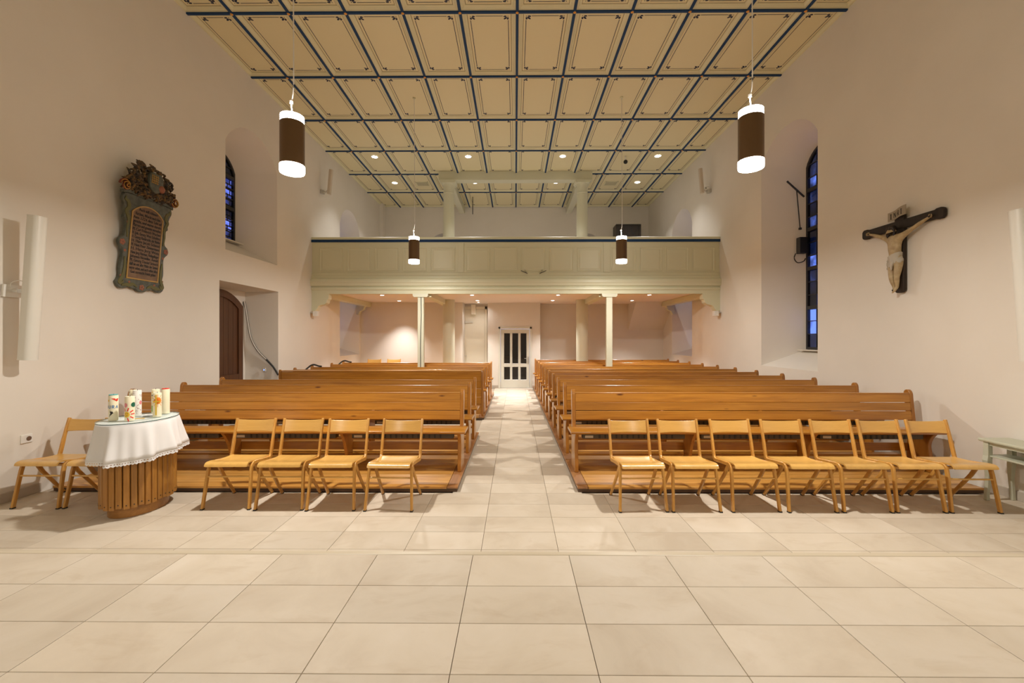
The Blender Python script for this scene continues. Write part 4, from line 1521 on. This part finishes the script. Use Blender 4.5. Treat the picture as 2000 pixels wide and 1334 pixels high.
# carved crest: shelf, scrolls, shield and leafwork
MB().prism(spline([(-0.40, 1.245), (-0.30, 1.265), (0.0, 1.255), (0.30, 1.265), (0.40, 1.245)], 4) + spline([(0.40, 1.285), (0.30, 1.30), (0.0, 1.295), (-0.30, 1.30), (-0.40, 1.285)], 4), -0.056, 0.0, 'y').build('crest_shelf', 'pl_frame', pl, 30)
for s in (-1, 1):
    pts = []
    for k in range(26):
        a = k * 0.55
        r = 0.072 * (1 - k / 30)
        pts.append((s * (0.40 + r * math.cos(a)), -0.06 - 0.0016 * k, 1.345 + r * math.sin(a)))
    MB().tube(pts, [0.017 * (1 - k / 40) for k in range(26)], 6).build('scroll', 'pl_red', pl, 60)
    MB().tube([(p[0] * 1.0, p[1] - 0.012, p[2]) for p in pts], [0.006] * 26, 5).build('scroll_gilding', 'pl_gold', pl, 60)
cr_ = random.Random(9)
b = MB()
n = 0
while n < 300:
    a = cr_.uniform(0, PI)
    rr = cr_.uniform(0.15, 1.0)
    x = 0.41 * rr * math.cos(a)
    z = 1.30 + 0.45 * rr * math.sin(a) ** 0.8
    if abs(x) > 0.42:
        continue
    n += 1
    s_ = cr_.uniform(0.02, 0.042)
    d_ = 0.02 + 0.06 * (1 - rr * 0.6)
    an = cr_.uniform(0, PI)
    L = s_ * cr_.uniform(1.4, 2.4)
    dx, dz = math.cos(an), math.sin(an)
    b.tube(spline([(x - dx * L, -d_ + 0.02, z - dz * L), (x, -d_ - 0.02, z), (x + dx * L * 0.8 + dz * 0.02, -d_ + 0.005, z + dz * L * 0.8 - dx * 0.02)], 3), [0.008, s_ * .4, s_ * .55, s_ * .62, s_ * .5, s_ * .35, 0.006], 6)
b.build('leaf_carving', 'pl_gilt', pl, 50)
sh = spline([(0, 1.36), (0.08, 1.41), (0.11, 1.50), (0.10, 1.60), (0.05, 1.645), (0, 1.63)], 4)
MB().prism(sh + [(-p[0], p[1]) for p in sh[::-1] if p[0] > 1e-6], -0.13, -0.06, 'y').build('shield', 'pl_frame', pl, 30, bevel=0.012)
b = MB().ball((0.09, -0.12, 1.45), 0.055, 8, sy=0.6)
b.build('crest_boss', 'pl_rose', pl, 60)
b = MB()
for k in range(4):
    b.tube([(-0.09, -0.133, 1.50 + 0.03 * k), (0.02, -0.133, 1.50 + 0.03 * k)], 0.004, 5)
    b.tube([(-0.085 + 0.03 * k, -0.133, 1.49), (-0.085 + 0.03 * k, -0.133, 1.61)], 0.004, 5)
b.build('shield_lattice', 'pl_gold', pl)


# --- column loudspeakers
def col_speaker(root, h, w, d, mt):
    n = 9
    out = [(-w / 2, 0.0), (-w / 2, -d * 0.6)] + [(w / 2 * math.cos(PI - PI * k / n), -d * 0.6 - d * 0.4 * math.sin(PI * k / n)) for k in range(1, n)] + [(w / 2, -d * 0.6), (w / 2, 0.0)]
    MB().prism(out, -h / 2, h / 2, 'z').build('speaker_body', mt, root, 40, bevel=0.004)
    b = MB()
    for z in (-h / 2 - 0.004, h / 2 - 0.004):
        b.prism([(p[0] * 1.02, p[1] * 1.02) for p in out], z, z + 0.008, 'z')
    b.build('end_cap', mt, root, 40)


def speaker_pair(side):
    f = on_left if side < 0 else on_right
    w = 'plaque' if side < 0 else 'crucifix'
    root = f('column_loudspeaker', 4.44 if side < 0 else 4.27, 2.235, 0.20, math.radians(4.0))
    tag(root, 'long white column loudspeaker on the ' + w + '-side wall', 'loudspeaker', 'long column loudspeakers')
    col_speaker(root, 1.50, 0.135, 0.11, 'speaker')
    b = MB().box(-0.02 + 0.0, 0.02, 0.0, 0.10, -0.06, -0.02)
    b.tube([(0, 0.03, -0.075), (0, 0.03, -0.005)], 0.022, 10)
    b.build('bracket_arm', 'metal', root, 40)
    b = MB().box(-0.085, 0.075, 0.165, 0.188, -0.11, 0.02)
    b.tube([(0.0, 0.17, -0.04), (0.0, 0.06, -0.04)], 0.018, 8)
    b.build('bracket_plate', 'white', root)
    MB().tube(spline([(0.02, 0.02, 0.02), (-0.02, 0.07, 0.07), (-0.05, 0.13, 0.04), (-0.03, 0.16, -0.01)], 5), 0.004, 6).build('speaker_cable', 'white', root)


speaker_pair(-1)
speaker_pair(1)
for side in (-1, 1):
    f = on_left if side < 0 else on_right
    w = 'plaque' if side < 0 else 'crucifix'
    root = f('wall_speaker', 11.60, 5.98, 0.22, math.radians(5))
    tag(root, 'small beige column loudspeaker high up before the gallery, ' + w + ' side', 'loudspeaker', 'small column loudspeakers by the gallery')
    col_speaker(root, 0.66, 0.11, 0.09, 'speaker_beige')
    b = MB().box(-0.05, 0.05, 0.10, 0.20, -0.34, -0.24)
    b.tube([(0, 0.0, -0.22), (0, 0.06, -0.29), (0, 0.12, -0.29)], 0.02, 8)
    b.build('bracket', 'metal', root, 40)
    b = MB().box(-0.012, 0.012, 0.0, 0.012, 0.20, 0.30)
    b.box(-0.012, 0.012, 0.0, 0.012, -0.20, -0.10)
    b.build('speaker_clip', 'black', root)
    root = f('wall_floodlight', 11.02, 2.36, 0.0)
    tag(root, 'small white box lamp on the wall under the gallery bracket, ' + w + ' side', 'wall lamp', 'small box lamps under the gallery')
    MB().box(-0.06, 0.06, -0.20, -0.08, -0.07, 0.06).build('lamp_box', 'white', root, bevel=0.01)
    MB().tube([(0, 0, 0.02), (0, -0.05, 0.02), (0, -0.09, 0.0)], 0.02, 8).build('lamp_arm', 'metal', root, 40)

root = on_right('wall_spotlight', 11.68, 5.84)
tag(root, 'tiny silver spotlight on the wall below the small column loudspeaker', 'wall lamp')
MB().lathe([(0.02, 0.0), (0.03, -0.05), (0.012, -0.055)], n=14).build('spot_head', 'metal', root, 40).location = (0, -0.10, 0.0)
MB().tube([(0, 0, 0.02), (0, -0.10, 0.0)], 0.009, 6).build('spot_arm', 'metal', root, 40)

# clips on the parapet
for k, (x, s) in enumerate(((gx(1025), 1), (gx(1059), -1))):
    root = empty('parapet_clip', (x, YG - 0.03, 3.42))
    tag(root, 'small dark crossed rod clip on the parapet, ' + ('nearer plaque side' if k == 0 else 'nearer crucifix side'), 'clip', 'clips on the parapet')
    MB().tube([(-s * 0.10, -0.02, 0.05), (s * 0.07, -0.04, -0.03)], 0.008, 6).build('rod', 'iron', root)
    MB().tube([(s * 0.0, 0.02, 0.08), (s * 0.03, -0.04, 0.0)], 0.010, 6).build('rod', 'metal', root)

# dark cabinet on the gallery
root = empty('slatted_cabinet', (4.09, 15.4, ZG + 0.16))
tag(root, 'black slatted cabinet standing on the gallery behind the parapet', 'cabinet')
MB().box(-0.45, 0.45, 0.0, 0.5, 0, 2.72).build('cabinet_body', 'dark', root, bevel=0.01)
for k in range(14):
    MB().box(-0.31 + k * 0.052, -0.275 + k * 0.052, -0.02, -0.001, 0.1, 2.65).build('slat', 'dark', root)
MB().box(-0.45, 0.45, -0.025, 0.5, 2.721, 2.745).build('cabinet_top', 'metal', root)

# wall socket, cable, small sensor
root = on_left('wall_socket', 4.585, 0.62, 0.0)
tag(root, 'white wall socket above the baseboard beside a chair', 'socket')
MB().box(-0.055, 0.055, -0.014, 0.0, -0.045, 0.045).build('socket_plate', 'white', root, bevel=0.004)
MB().lathe([(0.024, 0.0), (0.024, 0.004)], n=20).build('socket_well', 'metal', root).rotation_euler = (PI / 2, 0, 0)
root.children[-1].location = (0.015, -0.0142, 0)
pts = [(-5.93, 9.30, 2.52), (-5.90, 9.31, 2.35), (-5.86, 9.32, 2.05), (-5.80, 9.33, 1.72), (-5.68, 9.37, 1.45), (-5.52, 9.42, 1.25), (-5.38, 9.46, 1.07), (-5.26, 9.44, 0.90)]
o = MB().tube(spline(pts, 5), 0.020, 8).build('hanging_cable', 'cable')
tag(o, 'thick dark cable bundle hanging in the side door niche', 'cable')
b = MB()
sp_ = spline([(p[0] + 0.012, p[1] - 0.02, p[2]) for p in pts[:6]], 5)
b.tube(sp_, 0.012, 6)
b.build('white_strand', 'cable_w', o)
root = on_left('wall_sensor', 9.40, 1.02, -0.30)
root.location = (-5.55, 9.42, 1.02)
tag(root, 'small white box with blue light in the door niche', 'sensor')
root.rotation_euler = (0, 0, 0)
MB().box(-0.03, 0.03, -0.03, 0.0, -0.04, 0.04).build('sensor_box', 'white', root, bevel=0.004)
MB().box(-0.008, 0.008, -0.033, -0.0305, -0.015, 0.005).build('sensor_light', plain('blue_led', (0.1, 0.2, 0.9), 0.4, emit=(0.15, 0.3, 1.0), es=3.0), root)
for y, lb in ((10.55, 'black cable lying over the second rear pew end by the wall'), (12.48, 'black cable lying over the last pew end by the wall')):
    o = MB().tube(spline([(-5.16, y - 0.10, 0.93), (-5.07, y - 0.03, 1.03), (-4.98, y - 0.02, 1.062), (-4.86, y - 0.03, 1.03), (-4.78, y - 0.05, 1.022)], 5), 0.020, 8).build('draped_cable', 'cable')
    tag(o, lb, 'cable')


# ------------------------------------------------------------------ crucifix
cx = on_right('crucifix', 5.86, 2.33, 0.0)
tag(cx, 'dark wooden cross with carved pale figure and inscribed scroll', 'crucifix')
M['cross'] = wood('cross_wood', (0.012, 0.007, 0.004), (0.022, 0.012, 0.006), (0.034, 0.019, 0.009), 'z', 0.7, 0.0, False)
m, nt, bs = new_mat('carved_skin')
f = noise(nt, coords(nt, (1, 1, 1)), 18, 5)
nt.links.new(ramp(nt, f, [(0.3, (0.33, 0.235, 0.12)), (0.6, (0.44, 0.335, 0.185)), (0.8, (0.52, 0.41, 0.25))]), bs.inputs['Base Color'])
bs.inputs['Roughness'].default_value = 0.5
M['skin'] = m
M['loin'] = plain('loincloth', (0.47, 0.43, 0.36), 0.7)
M['hair'] = plain('dark_hair', (0.025, 0.015, 0.010), 0.6)


def round_bar(x0, x1, z0, z1, ends):
    if ends == 'x':
        c = 0.035
        return [(x0, z0 + c), (x0 + 0.012, z0 + 0.012), (x0 + c, z0), (x0 + .09, z0), (x0 + .11, z0 + .012), (x1 - .11, z0 + .012), (x1 - .09, z0), (x1 - c, z0), (x1 - 0.012, z0 + 0.012), (x1, z0 + c), (x1, z1 - c), (x1 - 0.012, z1 - .012), (x1 - c, z1), (x1 - .09, z1), (x1 - .11, z1 - .012), (x0 + .11, z1 - .012), (x0 + .09, z1), (x0 + c, z1), (x0 + 0.012, z1 - 0.012), (x0, z1 - c)]
    c = 0.035
    return [(x0, z0 + c), (x0 + 0.012, z0 + 0.012), (x0 + c, z0), (x1 - c, z0), (x1 - 0.012, z0 + 0.012), (x1, z0 + c), (x1, z1), (x0, z1)]


MB().prism(round_bar(-0.068, 0.068, 0.0, 1.06, 'z'), -0.065, -0.015, 'y').build('cross_upright', 'cross', cx, bevel=0.008)
MB().prism(round_bar(-0.61, 0.61, 0.855, 0.995, 'x'), -0.070, -0.018, 'y').build('cross_arm', 'cross', cx, bevel=0.008)
# body, one skinned surface (local x = viewer's right)
V, E, RAD = [], [], []


def jv(p, r, par=None):
    V.append(p)
    RAD.append(r)
    if par is not None:
        E.append((par, len(V) - 1))
    return len(V) - 1


pel = jv((0.0, -0.105, 0.44), (0.062, 0.050))
bel = jv((0.0, -0.110, 0.51), (0.053, 0.043), pel)
rib = jv((0.0, -0.122, 0.60), (0.066, 0.050), bel)
che = jv((0.0, -0.120, 0.68), (0.070, 0.050), rib)
nk0 = jv((-0.002, -0.118, 0.745), (0.042, 0.036), che)
nk1 = jv((-0.010, -0.132, 0.785), (0.026, 0.026), nk0)
hd0 = jv((-0.018, -0.150, 0.825), (0.043, 0.046), nk1)
hd1 = jv((-0.022, -0.155, 0.868), (0.044, 0.046), hd0)
for s in (-1, 1):
    sh_ = jv((s * 0.085, -0.115, 0.745), (0.034, 0.034), nk0)
    a1 = jv((s * 0.15, -0.108, 0.775), (0.027, 0.027), sh_)
    a2 = jv((s * 0.235, -0.098, 0.815), (0.021, 0.021), a1)
    el = jv((s * 0.275, -0.095, 0.833), (0.0195, 0.0195), a2)
    f1 = jv((s * 0.325, -0.092, 0.855), (0.020, 0.020), el)
    wr = jv((s * 0.43, -0.085, 0.897), (0.0125, 0.0125), f1)
    pa = jv((s * 0.462, -0.084, 0.908), (0.017, 0.010), wr)
    hip = jv((s * 0.042, -0.108, 0.40), (0.047, 0.045), pel)
    th = jv((s * 0.045, -0.118, 0.30), (0.040, 0.040), hip)
    kn = jv((s * 0.040, -0.128, 0.205), (0.028, 0.030), th)
    ca = jv((s * 0.032, -0.120, 0.15), (0.027, 0.028), kn)
    an = jv((s * 0.022, -0.104, 0.075), (0.0165, 0.018), ca)
    ft = jv((s * 0.016, -0.118 - 0.012 * (s > 0), 0.040), (0.018, 0.014), an)
    to = jv((s * 0.014, -0.130 - 0.012 * (s > 0), 0.010), (0.014, 0.009), ft)
me = bpy.data.meshes.new('figure')
me.from_pydata(V, E, [])
fig = bpy.data.objects.new('figure_body', me)
C.objects.link(fig)
fig.parent = cx
sk = fig.modifiers.new('skin', 'SKIN')
sk.use_smooth_shade = True
for i, svx in enumerate(me.skin_vertices[0].data):
    kk = 1.14 if V[i][2] < 0.35 else 1.34
    svx.radius = (RAD[i][0] * kk, RAD[i][1] * kk)
    svx.use_root = (i == 0)
sb = fig.modifiers.new('sub', 'SUBSURF')
sb.levels = 2
sb.render_levels = 2
me.materials.append(M['skin'])
fig['label'] = 'pale carved figure with arms spread'
# fingers and thumbs
for s in (-1, 1):
    hb = MB()
    base = Vector((s * 0.470, -0.084, 0.910))
    for k, (dz, ln_) in enumerate(((0.012, 0.030), (0.004, 0.036), (-0.004, 0.034), (-0.011, 0.026))):
        p0 = base + Vector((0, 0, dz))
        p1 = p0 + Vector((s * ln_ * 0.55, -0.006, ln_ * 0.12 + dz * 0.3))
        p2 = p0 + Vector((s * ln_ * 0.80, -0.020, ln_ * 0.05 + dz * 0.5))
        hb.tube([p0, p1, p2], [0.0065, 0.0060, 0.0048], 6)
    t0 = Vector((s * 0.445, -0.088, 0.918))
    hb.tube([t0, t0 + Vector((s * 0.014, -0.008, 0.014)), t0 + Vector((s * 0.026, -0.014, 0.016))], [0.007, 0.006, 0.0045], 6)
    hb.build('hand_fingers', 'skin', fig, 60)
    MB().ball((s * 0.458, -0.100, 0.908), 0.010, 6).build('nail', 'black', cx, 60)
    b = MB()
    for k in range(5):
        b.tube([(s * (0.004 + 0.004 * k) , -0.132 - 0.012 * (s > 0), 0.012), (s * (0.003 + 0.0045 * k), -0.142 - 0.012 * (s > 0), -0.004 + 0.001 * k)], [0.0042, 0.0032], 6)
    b.build('toes', 'skin', fig, 60)
MB().ball((0.002, -0.152, 0.034), 0.009, 6).build('nail', 'black', cx, 60)
# face, hair, beard
hc = Vector((-0.021, -0.156, 0.853))
b = MB()
b.ball((hc.x, hc.y - 0.036, hc.z - 0.002), 0.011, 6, sx=0.55, sz=1.3)
b.build('nose', 'skin', fig, 60)
b = MB()
for s in (-1, 1):
    b.ball((hc.x + s * 0.014, hc.y - 0.035, hc.z + 0.010), 0.0055, 6, sz=0.6)
b.build('eye', 'hair', fig, 60)
b = MB()
for s in (-1, 1):
    b.ball((hc.x + s * 0.037, hc.y + 0.002, hc.z), 0.011, 6, sx=0.5, sz=1.3)
b.build('ear', 'skin', fig, 60)
b = MB().ball((hc.x, hc.y - 0.034, hc.z - 0.021), 0.009, 6, sx=1.2, sz=0.4, sy=0.6)
b.build('mouth', 'pl_rose', fig, 60)
b = MB()
b.ball((hc.x, hc.y + 0.022, hc.z + 0.024), 0.050, 9, sx=0.98, sz=0.96)
for s in (-1, 1):
    b.tube(spline([(hc.x + s * 0.030, hc.y - 0.012, hc.z + 0.044), (hc.x + s * 0.045, hc.y - 0.006, hc.z + 0.010), (hc.x + s * 0.047, hc.y + 0.004, hc.z - 0.040), (hc.x + s * 0.052, hc.y + 0.005, hc.z - 0.095)], 4), [0.014] + [0.019] * 10 + [0.012, 0.006], 8)
b.build('hair', 'hair', fig, 60)
b = MB()
b.ball((hc.x, hc.y - 0.022, hc.z - 0.040), 0.024, 8, sx=1.05, sz=0.95, sy=0.8)
b.build('beard', 'hair', fig, 60)
# loincloth
rs = []
for k in range(7):
    z = 0.372 + 0.024 * k
    grow = 1.0 + 0.10 * math.sin(k * 1.3)
    rs.append([((0.090 - 0.004 * abs(k - 2)) * grow * math.cos(2 * PI * i / 40) + 0.004 * math.sin(6 * i + k), -0.108 + (0.068 + 0.004 * math.sin(i * 1.9 + k)) * math.sin(2 * PI * i / 40), z + 0.03 * math.cos(2 * PI * i / 40) + 0.012 * (k == 0) * math.sin(4 * 2 * PI * i / 40)) for i in range(40)])
lc = MB().rings(rs, True, True)
lc.ball((-0.095, -0.11, 0.495), 0.022, 6)
lc.tube(spline([(-0.095, -0.11, 0.49), (-0.112, -0.115, 0.44), (-0.105, -0.12, 0.38), (-0.112, -0.115, 0.33)], 3), 0.016, 7)
lc.tube(spline([(0.02, -0.165, 0.42), (0.01, -0.175, 0.37), (0.0, -0.165, 0.31)], 3), [0.022, 0.024, 0.024, 0.022, 0.018, 0.014, 0.008], 7)
lc.build('loincloth', 'loin', cx, 60)
# inscribed scroll
scr = []
for k in range(13):
    t = k / 12
    scr.append((-0.155 + 0.30 * t, -0.088 + 0.022 * math.sin(t * 5.2 + 0.4)))
b = MB()
b.rings([[(x, y, 1.005 + 0.03 * t_), (x, y, 1.125 + 0.04 * t_), (x, y + 0.006, 1.125 + 0.04 * t_), (x, y + 0.006, 1.005 + 0.03 * t_)] for (x, y), t_ in zip(scr, [k / 12 for k in range(13)])], True, True)
b.build('scroll', plain('scroll_parchment', (0.34, 0.29, 0.22), 0.6), cx, 50)
lt = MB()


def on_scroll(x):
    for (xa, ya), (xb_, yb_) in zip(scr[:-1], scr[1:]):
        if xa <= x <= xb_:
            return ya + (yb_ - ya) * (x - xa) / (xb_ - xa)
    return scr[-1][1]


def bar(x0, z0, x1, z1, w):
    d = Vector((x1 - x0, z1 - z0)).normalized() * w
    n_ = (-d.y, d.x)
    m_ = 3
    for k in range(m_):
        a0, a1 = k / m_, (k + 1) / m_
        q = []
        for t, sg in ((a0, 1), (a0, -1), (a1, -1), (a1, 1)):
            x, z = x0 + (x1 - x0) * t + n_[0] * sg, z0 + (z1 - z0) * t + n_[1] * sg
            q.append((x, on_scroll(x) - 0.0015, z))
        lt.add(q, [(0, 1, 2, 3)])


zb, hh = 1.032, 0.068
bar(-0.115, zb, -0.115, zb + hh, 0.0065)
bar(-0.127, zb, -0.103, zb, 0.003); bar(-0.127, zb + hh, -0.103, zb + hh, 0.003)
zb += 0.008
bar(-0.070, zb, -0.070, zb + hh, 0.0045); bar(-0.070, zb + hh, -0.032, zb, 0.0065); bar(-0.032, zb, -0.032, zb + hh, 0.0045)
zb += 0.008
bar(0.012, zb, 0.012, zb + hh, 0.0065); bar(0.012, zb + hh, 0.036, zb + hh, 0.004); bar(0.040, zb + hh - 0.004, 0.040, zb + hh / 2, 0.006); bar(0.012, zb + hh / 2, 0.036, zb + hh / 2, 0.004); bar(0.022, zb + hh / 2, 0.044, zb, 0.006)
zb += 0.006
bar(0.085, zb, 0.085, zb + hh, 0.0065)
bar(0.073, zb, 0.097, zb, 0.003); bar(0.073, zb + hh, 0.097, zb + hh, 0.003)
lt.build('lettering', 'pl_ink', cx)

# ------------------------------------------------------------------ console table at the wall
ct = empty('console_table', (5.115, 4.05, 0))
tag(ct, 'grey-green console table against the wall beside the row of chairs', 'table')
MB().prism([(-0.165, 0.618), (-0.15, 0.612), (0.15, 0.612), (0.165, 0.618), (0.168, 0.632), (0.165, 0.645), (-0.165, 0.645), (-0.168, 0.632)], -0.50, 0.55, 'y').build('table_top', 'console', ct, bevel=0.004)
MB().box(-0.13, 0.13, -0.46, 0.51, 0.46, 0.478).build('shelf', 'console', ct, bevel=0.003)
for sx_ in (-1, 1):
    for yy in (-0.44, 0.49):
        b = MB()
        rs = []
        for z, off, w in ((0.0, 0.012, 0.017), (0.06, 0.010, 0.016), (0.25, -0.006, 0.019), (0.36, -0.002, 0.024), (0.42, 0.008, 0.028), (0.47, 0.0, 0.026), (0.612, 0.0, 0.024)):
            cxx = sx_ * (0.125 + off)
            rs.append([(cxx - w, yy - w, z), (cxx + w, yy - w, z), (cxx + w, yy + w, z), (cxx - w, yy + w, z)])
        b.rings(rs, True, True)
        b.build('leg', 'console', ct, bevel=0.004)
MB().box(-0.13, 0.13, 0.49, 0.505, 0.58, 0.612).build('apron', 'console', ct)
MB().box(-0.135, -0.12, -0.44, 0.49, 0.58, 0.612).build('apron', 'console', ct)
